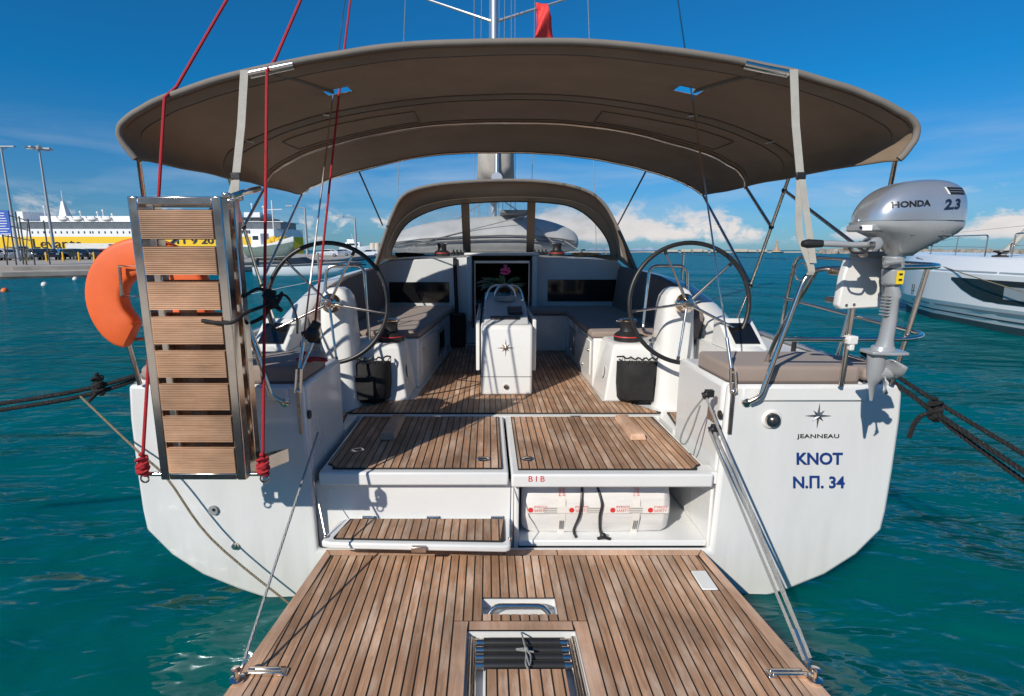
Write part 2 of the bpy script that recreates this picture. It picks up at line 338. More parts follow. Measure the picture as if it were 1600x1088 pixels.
# ================================================================= setting: sea, quay, far shore
def sinhgrid(lo, hi, n, k):
    # denser near 0
    a, b = math.asinh(lo / k), math.asinh(hi / k); return [k * math.sinh(a + (b - a) * i / (n - 1)) for i in range(n)]
xs_ = sinhgrid(-9000, 9000, 440, 7.0); ys_ = sinhgrid(-40, 14000, 460, 4.5)
waves = []
rw = random.Random(5)
for k in range(34):
    lam = 0.45 * (1.12 ** k) * rw.uniform(0.85, 1.15); a = R(62) + rw.gauss(0, 0.45)
    waves.append((2 * math.pi / lam * math.cos(a), 2 * math.pi / lam * math.sin(a), lam, rw.uniform(0, 6.28)))
import numpy as np
X, Yg = np.meshgrid(np.array(xs_), np.array(ys_)); Zg = np.zeros_like(X)
dxs = np.gradient(np.array(xs_))[None, :]; dys = np.gradient(np.array(ys_))[:, None]
cell = np.maximum(np.broadcast_to(dxs, X.shape), np.broadcast_to(dys, X.shape))
for (kx, ky, lam, ph) in waves:
    amp = 0.0060 * lam ** 0.62 * np.clip(lam / (cell * 3.0) - 1.0, 0, 1)
    amp = np.where(lam > 4, amp * 0.45, amp)
    s = np.sin(kx * X + ky * Yg + ph); Zg += amp * (1 - 2 * np.sqrt(np.abs(s)) * 0.5 - 0.25) if False else amp * s
# glassier water in the lee of the hull
me = bpy.data.meshes.new('sea')
nx, ny = len(xs_), len(ys_)
co_ = np.stack([X, Yg, Zg], -1).reshape(-1, 3)
idx = np.arange(nx * ny).reshape(ny, nx)
fq = np.stack([idx[:-1, :-1], idx[:-1, 1:], idx[1:, 1:], idx[1:, :-1]], -1).reshape(-1, 4)
me.vertices.add(len(co_)); me.vertices.foreach_set('co', co_.ravel().astype(np.float32))
me.loops.add(fq.size); me.loops.foreach_set('vertex_index', fq.ravel().astype(np.int32))
me.polygons.add(len(fq)); me.polygons.foreach_set('loop_start', (np.arange(len(fq)) * 4).astype(np.int32)); me.polygons.foreach_set('loop_total', np.full(len(fq), 4, np.int32))
me.update(); me.validate(); me.polygons.foreach_set('use_smooth', [True] * len(me.polygons))
wm = bpy.data.materials.new('sea_water'); wm.use_nodes = True; M['sea_water'] = wm
t = wm.node_tree; b_ = t.nodes['Principled BSDF']; nn = t.nodes.new; lk = t.links
gp_ = nn('ShaderNodeNewGeometry')
n0 = nn('ShaderNodeTexNoise'); n0.inputs['Scale'].default_value = 0.12; n0.inputs['Detail'].default_value = 3; lk.new(gp_.outputs['Position'], n0.inputs['Vector'])
rp = nn('ShaderNodeValToRGB'); e = rp.color_ramp.elements; e[0].position = 0.35; e[0].color = (0.000, 0.085, 0.078, 1); e[1].position = 0.7; e[1].color = (0.000, 0.105, 0.105, 1)
lk.new(n0.outputs['Fac'], rp.inputs[0])
sx_ = nn('ShaderNodeSeparateXYZ'); lk.new(gp_.outputs['Position'], sx_.inputs[0])          # shallow green water by the quay, bluer off shore
mr_ = nn('ShaderNodeMapRange'); mr_.inputs['From Min'].default_value = 2.0; mr_.inputs['From Max'].default_value = 55.0; lk.new(sx_.outputs['Y'], mr_.inputs[0])
mxw = nn('ShaderNodeMixRGB'); lk.new(mr_.outputs[0], mxw.inputs[0]); lk.new(rp.outputs[0], mxw.inputs[1]); mxw.inputs[2].default_value = (0.0, 0.135, 0.21, 1); lk.new(mxw.outputs[0], b_.inputs['Base Color'])
b_.inputs['Roughness'].default_value = 0.5; b_.inputs['Specular IOR Level'].default_value = 0.0
gl_ = nn('ShaderNodeBsdfGlossy'); gl_.inputs['Roughness'].default_value = 0.06; gl_.inputs['Color'].default_value = (0.75, 0.9, 1.0, 1)
b_.subsurface_method = 'BURLEY'; b_.inputs['Subsurface Weight'].default_value = 1.0; b_.inputs['Subsurface Radius'].default_value = (0.15, 0.6, 0.6); b_.inputs['Subsurface Scale'].default_value = 0.6
fr_ = nn('ShaderNodeFresnel'); fr_.inputs['IOR'].default_value = 1.333
mn_ = nn('ShaderNodeMath'); mn_.operation = 'MINIMUM'; mn_.inputs[1].default_value = 0.15; lk.new(fr_.outputs[0], mn_.inputs[0])      # wave slopes keep a choppy sea from mirroring at grazing angles
msw = nn('ShaderNodeMixShader'); lk.new(mn_.outputs[0], msw.inputs[0]); lk.new(b_.outputs[0], msw.inputs[1]); lk.new(gl_.outputs[0], msw.inputs[2]); lk.new(msw.outputs[0], t.nodes['Material Output'].inputs[0])
mp1 = nn('ShaderNodeMapping'); mp1.inputs['Scale'].default_value = (1.0, 2.1, 1.0); mp1.inputs['Rotation'].default_value = (0, 0, R(-14)); lk.new(gp_.outputs['Position'], mp1.inputs[0])
na = nn('ShaderNodeTexNoise'); na.inputs['Scale'].default_value = 1.25; na.inputs['Detail'].default_value = 3.5; na.inputs['Roughness'].default_value = 0.5; na.inputs['Distortion'].default_value = 0.25; lk.new(mp1.outputs[0], na.inputs['Vector'])
nb = nn('ShaderNodeTexNoise'); nb.inputs['Scale'].default_value = 0.35; nb.inputs['Detail'].default_value = 4; nb.inputs['Distortion'].default_value = 0.4; lk.new(mp1.outputs[0], nb.inputs['Vector'])
ad = nn('ShaderNodeMath'); ad.operation = 'MULTIPLY_ADD'; lk.new(nb.outputs['Fac'], ad.inputs[0]); ad.inputs[1].default_value = 2.2; lk.new(na.outputs['Fac'], ad.inputs[2])
bp = nn('ShaderNodeBump'); bp.inputs['Strength'].default_value = 0.8; bp.inputs['Distance'].default_value = 0.15; lk.new(ad.outputs[0], bp.inputs['Height']); lk.new(bp.outputs[0], b_.inputs['Normal']); lk.new(bp.outputs[0], gl_.inputs['Normal']); lk.new(bp.outputs[0], fr_.inputs['Normal'])
sea = mkobj('sea', me, 'sea_water', None, (0, 0, 0)); tag(sea, kind='structure', label='rippled teal harbour water reaching the horizon')

mat('quay_concrete', (0.40, 0.36, 0.31), 0.9, var=0.25, vscale=0.6, bump=0.4, bscale=3, coords='World')
mat('quay_dark', (0.12, 0.115, 0.10), 0.9, var=0.5, vscale=0.8, coords='World')
mat('rock', (0.36, 0.31, 0.26), 0.95, var=0.35, vscale=1.5, bump=0.6, bscale=4)
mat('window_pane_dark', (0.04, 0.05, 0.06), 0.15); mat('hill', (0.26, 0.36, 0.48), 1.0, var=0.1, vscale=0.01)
# lower quay edge runs away along the port side: from (-48, 28) to (-10, 95)
def qline(t_, off=0.0):
    a, b = V(-62, 22, 0), V(-24, 78, 0); d = (b - a); n = V(-d.y, d.x, 0).normalized(); return a + d * t_ + n * off
def quad_slab(name, t0, t1, o0, o1, z0, z1, m):
    p = [qline(t0, o0), qline(t1, o0), qline(t1, o1), qline(t0, o1)]
    return tag(MB().prism([(q.x, q.y) for q in p], z0, z1).build(name, m, None), kind='structure')
W0 = [atZ(-160, 440, 0), atZ(0, 437, 0), atZ(200, 432, 0), atZ(420, 424, 0), atZ(575, 414, 0)]
def offs(pts, d):
    o = []
    for i, p in enumerate(pts):
        a = pts[max(i - 1, 0)]; b = pts[min(i + 1, len(pts) - 1)]; t_ = (b - a).normalized(); o.append(p + V(-t_.y, t_.x, 0) * d)
    return o
def ribbon(name, d0, d1, z0, z1, m, label):
    A, B = offs(W0, d0), offs(W0, d1); r_ = []
    for a, b in zip(A, B): r_.append([V(a.x, a.y, z0), V(b.x, b.y, z0), V(b.x, b.y, z1), V(a.x, a.y, z1)])
    o = MB().loft(r_).build(name, m, None, smooth=False); return tag(o, label, kind='structure')
ribbon('quay_foot', 0.25, 8.0, -3, 0.16, 'quay_dark', 'weedy dark foot of the quay')
ribbon('lower_quay', 0.9, 9.0, 0.14, 0.45, 'quay_concrete', 'low concrete ledge of the quay')
uq = [(q_.x, q_.y) for q_ in offs(W0, 5.0)] + [(atY(602, 391, 190).x, 190), (-600, 190), (-600, offs(W0, 5.0)[0].y)]
tag(MB().prism(uq, 0.1, 0.76).build('upper_quay', 'quay_concrete', None, smooth=False), 'raised concrete quay with the car park', kind='structure')
QZ = 0.76
# low distant coast and hills
hp_ = []
for k in range(80):
    x = -2600 + k * 52; h = 8 + 26 * max(0, mnoise.noise(V(k * 0.13, 2.2, 0))) + 14 * max(0, mnoise.noise(V(k * 0.33, 5.1, 0)))
    hp_.append((x, h))
def ridge(name, y, pts, m, label):
    v = [V(x, y, -1) for x, h in pts] + [V(x, y + 60, h) for x, h in pts] + [V(x, y + 500, -1) for x, h in pts]; n = len(pts)
    return tag(MB().add(v, [(i, i + 1, n + i + 1, n + i) for i in range(n - 1)] + [(n + i, n + i + 1, 2 * n + i + 1, 2 * n + i) for i in range(n - 1)]).build(name, m, None), label, kind='structure')
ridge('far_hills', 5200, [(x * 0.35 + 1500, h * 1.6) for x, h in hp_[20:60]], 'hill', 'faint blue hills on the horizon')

# ---- the quay the photographer stands on, and an unseen building added for neutral steel reflections
tag(MB().bb(-60, 60, -70, 0.35, -3, 0.75).build('near_quay', 'quay_concrete', None), 'concrete quay the yacht is moored stern-to', kind='structure')
mat('render_cream', (0.55, 0.50, 0.43), 0.85, var=0.15, vscale=0.5); mat('roof_tile', (0.30, 0.13, 0.08), 0.85)
ho = thing('reflected_building', 'long cream building added unseen behind the stern quay for reflections', 'building', (0, -34, 0.75))
MB().bb(-32, 32, -42, -34, 0.75, 7.2).build('wall', 'render_cream', ho); MB().prism([(-43, 7.2), (-33, 7.2), (-38, 9.2)], -33, 33, 'x').build('roof', 'roof_tile', ho)
for k in range(14):
    for zz_ in (1.6, 4.6): MB().bb(-29 + k * 4.3, -27.4 + k * 4.3, -34.0, -33.94, zz_, zz_ + 1.7).build('window', 'window_pane_dark', ho)
# ---- breakwater blocks and harbour beacon to starboard
bwz = 420.0
mat('concrete_pale', (0.50, 0.44, 0.36), 0.9, var=0.2, vscale=0.5, coords='World')
tag(MB().box(V(290, bwz + 2, 0.3), (500, 6, 1.6)).build('breakwater', 'quay_concrete', None), 'long low breakwater closing the harbour', kind='structure')
blk = [(1043, 1058), (1064, 1078), (1082, 1096), (1098, 1104), (1110, 1126), (1144, 1166), (1168, 1180), (1184, 1196)]
for i, (a, b) in enumerate(blk):
    p0, p1 = atY(a, 395, bwz - 2), atY(b, 395, bwz - 2)
    tag(MB().bb(p0.x, p1.x, bwz - 4, bwz - 1.2, 0.6, 2.2 + 0.35 * ((i * 7) % 3)).build('concrete_block', 'concrete_pale', None, bevel=0.15), 'pale concrete block in the row along the breakwater', 'block', 'concrete blocks on the breakwater')
p = atY(1213, 394, bwz)
bc = thing('harbour_beacon', 'small tan beacon tower at the end of the breakwater', 'beacon', (p.x, bwz, 0.9))
mat('beacon_paint', (0.42, 0.25, 0.16), 0.8)
MB().lathe([(3.2, 0), (3.0, 0.8), (1.6, 1.0), (1.4, 2.6), (1.0, 3.0), (0.6, 7.0), (0.9, 7.2), (0.9, 7.7), (0.35, 8.0), (0.25, 8.8), (0.01, 9.4)], (p.x, bwz, 0.9), 12).build('tower', 'beacon_paint', bc)
MB().lathe([(5, 0), (5, 0.4)], (p.x, bwz, 0.7), 12).build('base', 'concrete_pale', bc)
rk = random.Random(3); rm = MB()
for k in range(260):
    t_ = rk.random(); x = 180 + 190 * t_; y = 300 + rk.uniform(-5, 5); s = rk.uniform(1.0, 2.4)
    q = []
    for (i, j, l) in [(a, b, c) for a in (-1, 1) for b in (-1, 1) for c in (-1, 1)]: q.append(V(x, y, 0.3 + rk.random() * 1.2) + V(i, j, l) * s * rk.uniform(0.45, 0.8))
    rm.add(q, [(0, 2, 3, 1), (4, 5, 7, 6), (0, 1, 5, 4), (2, 6, 7, 3), (0, 4, 6, 2), (1, 3, 7, 5)])
tag(rm.build('rubble_mound', 'rock', None, smooth=False), 'rubble rock mole beyond the white catamaran', 'rocks', kind='stuff')

# ---- ferry behind the car park
mat('ferry_yellow', (0.80, 0.50, 0.012), 0.5); mat('ferry_white', (0.76, 0.77, 0.77), 0.5, var=0.05, vscale=0.2); mat('ferry_dark', (0.11, 0.13, 0.155), 0.4, var=0.25, vscale=0.5); mat('window_dark', (0.03, 0.035, 0.045), 0.2); mat('lifeboat', (0.72, 0.70, 0.68), 0.5); mat('mast_white', (0.7, 0.7, 0.7), 0.5)
FY = 200.0
fe = thing('passenger_ferry', 'long yellow and white car ferry moored behind the car park', 'ferry', (-100, FY, 0))
def fx(px): return atY(px, 391, FY).x
def fz(py): return atY(300, py, FY).z
bow = [(fx(-120), FY), (fx(-120), FY + 18), (fx(430), FY + 18), (fx(462), FY + 9), (fx(430), FY)]
def flat(y0, y1, z0, z1, xa, xb, m, nm): return MB().bb(xa, xb, y0, y1, z0, z1).build(nm, m, fe)
MB().prism(bow, -1, fz(370)).build('lower_hull', 'ferry_yellow', fe)
MB().prism([(x, y) for x, y in bow], fz(370), fz(358)).build('upper_hull', 'ferry_white', fe)
flat(FY + 0.7, FY + 16.9, fz(358) + 0.02, fz(347) - 0.02, fx(35), fx(440), 'ferry_dark', 'promenade_deck')
flat(FY + 0.3, FY + 17.5, fz(347), fz(346), fx(30), fx(445), 'ferry_white', 'deck_edge')
flat(FY + 3, FY + 15, fz(346), fz(337), fx(60), fx(250), 'ferry_white', 'deck_house'); flat(FY + 3, FY + 15, fz(346), fz(331), fx(380), fx(405), 'ferry_white', 'bridge_house'); flat(FY + 1, FY + 16, fz(343), fz(339.5), fx(371), fx(415), 'window_dark', 'bridge_windows'); flat(FY + 3, FY + 15, fz(358), fz(346), fx(370), fx(425), 'ferry_white', 'bridge_front')
flat(FY + 2, FY + 15, fz(346), fz(330), fx(28), fx(37), 'ferry_white', 'stern_house')
for k in range(20):
    x = 54 + k * 9.0
    if x > 145: x = 148 + (k - 11) * 9.5
    MB().bb(fx(x), fx(x + 1.7), FY - 0.12, FY + 0.1, fz(365), fz(361.5)).build('porthole', 'window_dark', fe)
for k in range(5): MB().bb(fx(376 + 3.6 * k), fx(378.6 + 3.6 * k), FY - 0.12, FY + 0.1, fz(365), fz(360)).build('porthole', 'window_dark', fe)
for x in (104, 127, 149, 172): 
    MB().ball(V(fx(x), FY + 0.6, fz(342.5)), (2.1, 1.1, 0.85), 12, 6).build('lifeboat', 'lifeboat', fe)
    for s in (-1.6, 1.6): MB().tube(catmull([V(fx(x) + s, FY + 2, fz(347)), V(fx(x) + s, FY + 0.3, fz(342)), V(fx(x) + s, FY - 0.4, fz(337.5))], 4), 0.12, 5).build('davit', 'ferry_dark', fe)
MB().loft([[V(fx(79), FY + 6, fz(338)), V(fx(92), FY + 6, fz(338)), V(fx(92), FY + 9, fz(338)), V(fx(79), FY + 9, fz(338))], [V(fx(83), FY + 7, fz(312)), V(fx(86), FY + 7, fz(312)), V(fx(86), FY + 8, fz(312)), V(fx(83), FY + 8, fz(312))]]).build('signal_mast', 'mast_white', fe)
MB().tube([V(fx(84.5), FY + 7.5, fz(312)), V(fx(84.5), FY + 7.5, fz(294))], 0.14, 5).build('mast_pole', 'mast_white', fe)
for (x, y1) in ((118, 330), (145, 331), (154, 328), (168, 334), (390, 318), (408, 322), (62, 322), (68, 326)): MB().tube([V(fx(x), FY + 5, fz(338)), V(fx(x), FY + 5, fz(y1))], 0.22, 5).ball(V(fx(x), FY + 5, fz(y1)), 0.5, 7, 5).build('vent_post', 'mast_white', fe)
for k in range(16): MB().bb(fx(140 + k * 17), fx(40.6 + k * 8.6), FY + 0.9, FY + 1.1, fz(358), fz(347)).build('deck_post', 'ferry_white', fe)
text_mesh('ferry_name', 'Levante', 5.0, 'ink_black', fe, V(fx(91), FY - 0.15, fz(381.5)), (1, 0, 0), (0, 0, 1), 0.05, sx=1.2)
text_mesh('ferry_digits', '11 9 20', 3.0, 'ink_black', fe, V(fx(305), FY - 0.15, fz(377)), (1, 0, 0), (0, 0, 1), 0.05, bold=0.06, sx=1.6)

# ---- lorry trailer and shed beside the ferry
tw = thing('lorry_trailer', 'white box trailer parked between cars and ferry', 'trailer', (atY(145, 392, 120).x, 120, QZ))
x0, x1 = atY(104, 390, 120).x, atY(200, 390, 120).x
mat('trailer_white', (0.62, 0.62, 0.60), 0.6, var=0.08, vscale=1)
MB().bb(x0, x1, 120, 122.5, QZ + 0.7, QZ + 2.75).build('box_body', 'trailer_white', tw, bevel=0.05); MB().bb(x0 + 9.6, x0 + 12, 119.95, 120, QZ + 0.9, QZ + 2.6).build('rear_door', 'quay_dark', tw)
for x in (x0 + 1, x0 + 2.2, x1 - 2): MB().lathe([(0.5, -0.15), (0.5, 0.15)], (x, 120.3, QZ + 0.5), 14, Matrix.Rotation(R(90), 3, 'X')).build('wheel', 'black_rubber', tw)

# ---- parked cars
mat('car_glass', (0.02, 0.025, 0.03), 0.08, coat=0.5); mat('tyre', (0.015, 0.015, 0.015), 0.8); mat('rim', (0.5, 0.5, 0.52), 0.3, 0.8); mat('head_lamp', (0.7, 0.72, 0.75), 0.15); mat('tail_lamp', (0.45, 0.01, 0.01), 0.2)
def make_car(color, label, loc, rz, van=False, group='cars parked on the quay'):
    nm = 'paint_' + label.split()[0] + str(len(M)); mat(nm, color, 0.22, 0.1, coat=0.8)
    c = thing('parked_van' if van else 'parked_car', label, 'van' if van else 'car', loc, rz, group, local=True)
    H = 1.95 if van else 1.48
    side = [(-2.1, 0.35), (-2.12, 0.75), (-2.0, 0.92), (-1.15, 1.0), (-0.55, H - 0.06), (0.2, H), (1.2, H - 0.04), (1.85, 1.08), (2.08, 0.95), (2.12, 0.55), (2.05, 0.32)] if not van else [(-2.3, 0.35), (-2.32, 0.9), (-2.1, 1.1), (-1.6, 1.2), (-1.0, H - 0.05), (2.2, H), (2.32, 1.1), (2.3, 0.35)]
    rr = []
    for (y, s) in ((-0.86, 0.0), (-0.84, 0.6), (-0.66, 1.0), (0.66, 1.0), (0.84, 0.6), (0.86, 0.0)):
        rr.append([V(x * (1 - 0.02 * (1 - s)), y if zz < 1.0 else y * 0.86, 0.95 + (zz - 0.95) * (1 if zz < 0.95 else (0.90 + 0.1 * s))) for (x, zz) in side])
    MB().loft(rr).build('body', nm, c, angle=30)
    for s in (1, -1):
        gw_ = [(-1.0, 1.02), (-0.52, H - 0.14), (1.1, H - 0.14), (1.62, 1.04)] if not van else [(-1.45, 1.22), (-1.0, H - 0.22), (1.9, H - 0.22), (1.95, 1.2)]
        MB().prism([(x, zz) for x, zz in gw_], min(s * 0.72, s * 0.775), max(s * 0.72, s * 0.775), 'y').build('side_window', 'car_glass', c)
        for x in (-1.35, 1.32):
            w_ = MB().lathe([(0.31, -0.1), (0.32, 0), (0.31, 0.1)], (x, s * 0.80, 0.32), 18, Matrix.Rotation(R(90), 3, 'X')).build('wheel', 'tyre', c); MB().lathe([(0.19, -0.108), (0.19, 0.108)], (x, s * 0.80, 0.32), 14, Matrix.Rotation(R(90), 3, 'X')).build('rim', 'rim', w_)
        MB().box(V(-2.10, s * 0.6, 0.76), (0.06, 0.32, 0.14)).build('headlight', 'head_lamp', c, bevel=0.02); MB().box(V(2.10 if not van else 2.31, s * 0.66, 0.85), (0.05, 0.2, 0.2)).build('tail_light', 'tail_lamp', c, bevel=0.02)
    a, b = ((-1.12, 1.03), (-0.60, H - 0.12)) if not van else ((-1.58, 1.24), (-1.07, H - 0.16))
    MB().add([V(a[0] - 0.03, -0.66, a[1]), V(a[0] - 0.03, 0.66, a[1]), V(b[0] - 0.03, 0.58, b[1]), V(b[0] - 0.03, -0.58, b[1]), V(a[0] + 0.1, -0.66, a[1]), V(a[0] + 0.1, 0.66, a[1]), V(b[0] + 0.1, 0.58, b[1]), V(b[0] + 0.1, -0.58, b[1])], [(0, 1, 2, 3), (4, 5, 6, 7), (0, 1, 5, 4), (1, 2, 6, 5), (2, 3, 7, 6), (3, 0, 4, 7)]).build('windscreen', 'car_glass', c)
    a, b = ((1.88, 1.06), (1.26, H - 0.12)) if not van else ((2.32, 1.2), (2.24, H - 0.2))
    MB().add([V(a[0] + 0.02, -0.62, a[1]), V(a[0] + 0.02, 0.62, a[1]), V(b[0] + 0.03, 0.56, b[1]), V(b[0] + 0.03, -0.56, b[1]), V(a[0] - 0.1, -0.62, a[1]), V(a[0] - 0.1, 0.62, a[1]), V(b[0] - 0.1, 0.56, b[1]), V(b[0] - 0.1, -0.56, b[1])], [(0, 1, 2, 3), (4, 5, 6, 7), (0, 1, 5, 4), (1, 2, 6, 5), (2, 3, 7, 6), (3, 0, 4, 7)]).build('rear_window', 'car_glass', c)
    return c
cars = [(-22, (0.45, 0.46, 0.47), 'silver estate car at the end of the quay row beside the blue notice', False), (10, (0.52, 0.53, 0.54), 'silver hatchback parked behind the scaffold frame', False), (33, (0.75, 0.75, 0.74), 'white delivery van among the parked cars', True), (53, (0.02, 0.03, 0.045), 'dark navy car next to the white van', False), (76, (0.012, 0.02, 0.04), 'black saloon car beside the light blue car', False), (100, (0.05, 0.22, 0.50), 'bright blue small car behind the dark saloon', False), (118, (0.03, 0.04, 0.05), 'charcoal car seen between yellow posts', False), (143, (0.07, 0.08, 0.085), 'dark grey car before the red one', False), (166, (0.42, 0.05, 0.04), 'faded red car parked beside the lifebuoy', False), (190, (0.68, 0.69, 0.70), 'white minibus parked beyond the red car', True)]
for (px_, c_, lb, vn) in cars:
    yy = 66 + (px_ + 22) * 0.045 + (9 if vn else 0) + (6 if 'blue small' in lb else 0); p = atY(px_, 391, yy); make_car(c_, lb, V(p.x, yy, QZ), R(150 + 14 * math.sin(px_ * 1.3)), vn)
make_car((0.66, 0.67, 0.68), 'white saloon car on the quay beyond the speedboat', V(atY(512, 391, 105).x, 105, QZ), R(8)); make_car((0.70, 0.71, 0.72), 'white car parked before the pale storage tank', V(atY(577, 391, 105).x, 105, QZ), R(5)); make_car((0.25, 0.30, 0.36), 'blue grey car seen inside the port wheel rim', V(atY(532, 391, 118).x, 118, QZ), R(8))
# yellow posts along the car park
mat('post_yellow', (0.75, 0.42, 0.01), 0.6)
yp = None
for k, px_ in enumerate((40, 66, 88, 109, 129, 148, 167, 205, 230)):
    p = atY(px_, 391, 60); o = MB().lathe([(0.10, 0), (0.09, 1.0), (0.05, 1.06), (0.001, 1.07)], (p.x, 60 + k * 0.4, QZ), 8).build('yellow_post', 'post_yellow', None) if yp is None else dup(yp, V(p.x, 60 + k * 0.4, QZ)); yp = yp or o
    tag(o, 'slim yellow bollard along the edge of the car park', 'bollard', 'yellow posts along the quay')

# ---- lamp posts, scaffold and notice board
mat('lamp_grey', (0.33, 0.35, 0.37), 0.5, 0.4); mat('sign_blue', (0.02, 0.09, 0.42), 0.5); mat('scaffold', (0.09, 0.09, 0.085), 0.5, 0.5)
def lamp(px_, ptop, y, label, heads):
    p = atY(px_, 391, y); zt_ = atY(px_, ptop, y).z; lo = thing('lamp_post', label, 'lamp post', (p.x, y, QZ))
    s = y / 60
    MB().tube([V(p.x, y, QZ), V(p.x, y, zt_)], [0.17 * s, 0.09 * s], 10).build('pole', 'lamp_grey', lo)
    if heads == 'ring':
        for k in range(8):
            a = k * math.pi / 4; MB().box(V(p.x + math.cos(a) * 0.85 * s, y + math.sin(a) * 0.85 * s, zt_ + 0.05), (0.75 * s, 0.3 * s, 0.14 * s), Matrix.Rotation(a, 3, 'Z')).build('lamp_head', 'lamp_grey', lo)
        MB().lathe([(0.3 * s, -0.1), (0.3 * s, 0.3), (0.1 * s, 0.5)], (p.x, y, zt_), 10).build('crown', 'lamp_grey', lo)
    else:
        for a in heads:
            MB().tube([V(p.x, y, zt_ - 0.1), V(p.x + a * s, y - 0.3, zt_ + 0.15 * s)], 0.05 * s, 6).build('arm', 'lamp_grey', lo); MB().box(V(p.x + a * 1.35 * s, y - 0.3, zt_ + 0.2 * s), (0.8 * s, 0.3 * s, 0.12 * s)).build('lamp_head', 'lamp_grey', lo)
lamp(27.5, 233, 62, 'tall lamp post with outstretched arms behind the blue notice', (-1.0, 1.0, 0.4)); lamp(84.5, 233, 75, 'tall lamp post with a ring of floodlights in the car park', 'ring')
lamp(480, 325, 150, 'thin distant lamp post beside the ferry bow', (-1.2,)); lamp(556.5, 341, 180, 'thin far lamp post above the white motor yacht', (-1.2,))
sc = thing('scaffold_frame', 'dark scaffold frame standing on the quay edge', 'scaffold', (atY(30, 391, 46).x, 46, QZ))
xs2 = [atY(a, 391, 46).x for a in (8, 22, 38, 51)]
for i, x in enumerate(xs2):
    for y in ((46, 47.6) if i in (0, 3) else (46,)): MB().tube([V(x, y, QZ), V(x, y, QZ + (4.6 - 0.25 * i))], 0.06, 6).build('upright', 'scaffold', sc)
for k in range(5): MB().tube([V(xs2[0], 46, QZ + 0.6 + 0.95 * k), V(xs2[-1], 46, QZ + 0.45 + 0.82 * k)], 0.045, 6).build('rail', 'scaffold', sc)
for a, b in ((0, 1), (2, 3)): MB().tube([V(xs2[a], 46, QZ + 0.3), V(xs2[b], 46, QZ + 3.9)], 0.04, 6).build('brace', 'scaffold', sc)
sg = thing('notice_board', 'blue notice board with white lines of print on the scaffold', 'sign', (atY(2, 350, 45.8).x, 45.8, 3))
a, b = atY(-26, 329, 45.8), atY(19, 367, 45.8)
MB().bb(a.x, b.x, 45.75, 45.85, b.z, a.z).build('panel', 'sign_blue', sg)
for k in range(9):
    for s in (0, 1):
        x0_ = a.x + 0.12 + s * (b.x - a.x) * 0.5; MB().bb(x0_, x0_ + (b.x - a.x) * random.uniform(0.26, 0.42), 45.735, 45.75, a.z - 0.2 - k * 0.215 - 0.055, a.z - 0.2 - k * 0.215).build('print_line', 'ink_white', sg)

# ---- other boats
mat('boat_white', (0.82, 0.83, 0.83), 0.3, coat=0.3); mat('boat_green', (0.13, 0.19, 0.175), 0.5, var=0.2); mat('antifoul', (0.035, 0.075, 0.09), 0.6); mat('boat_glass', (0.02, 0.025, 0.03), 0.1, coat=0.4); mat('net_yellow', (0.65, 0.42, 0.03), 0.8); mat('boat_stripe', (0.045, 0.06, 0.075), 0.4); mat('boat_stripe_grey', (0.28, 0.33, 0.36), 0.4)
def hull_loft(st, parent, name, m):       # stations: (x, halfbeam, z_keel, z_sheer) along local x
    rr = []
    for (x, hb_, zk, zs) in st: rr.append([V(x, -hb_, zs), V(x, -hb_ * 0.93, zk + (zs - zk) * 0.45), V(x, -hb_ * 0.55, zk + (zs - zk) * 0.12), V(x, 0, zk), V(x, hb_ * 0.55, zk + (zs - zk) * 0.12), V(x, hb_ * 0.93, zk + (zs - zk) * 0.45), V(x, hb_, zs)])
    return MB().loft(rr).build(name, m, parent, angle=50)
# speedboat moored by the quay
p = atZ(470, 431, 0); sb_ = thing('speedboat', 'white speedboat with swept windscreen moored by the quay', 'speedboat', (p.x, p.y, 0), R(6), local=True)
hull_loft([(-3.4, 1.0, -0.25, 0.80), (-1, 1.15, -0.3, 0.82), (1.5, 1.0, -0.25, 0.90), (3.0, 0.5, 0.0, 1.0), (3.9, 0.03, 0.6, 1.08)], sb_, 'hull', 'boat_white')
MB().tube([V(-3.4, -1.02, 0.80), V(-1, -1.17, 0.82), V(1.5, -1.02, 0.90), V(3.0, -0.52, 1.0), V(3.9, -0.03, 1.08)], 0.045, 6).build('rub_rail', 'boat_stripe', sb_)
MB().loft([[V(-0.6, -0.9, 0.9), V(0.8, -0.75, 0.98), V(1.5, 0, 1.0), V(0.8, 0.75, 0.98), V(-0.6, 0.9, 0.9)], [V(-0.9, -0.75, 1.40), V(0.1, -0.55, 1.46), V(0.5, 0, 1.48), V(0.1, 0.55, 1.46), V(-0.9, 0.75, 1.40)]], closed=False).build('windscreen', 'boat_glass', sb_)
MB().tube([V(-0.9, -0.75, 1.40), V(0.1, -0.55, 1.46), V(0.5, 0, 1.48)], 0.03, 6).build('screen_frame', 'mast_alloy', sb_)
MB().bb(-3.6, -3.2, -0.3, 0.3, 0.5, 1.25).build('outboard', 'ink_black', sb_, bevel=0.1)
MB().tube([V(1.9, -0.8, 0.98), V(2.2, -0.7, 1.25), V(3.5, -0.2, 1.35), V(3.8, 0, 1.35)], 0.02, 6).build('bow_rail', 'steel', sb_)
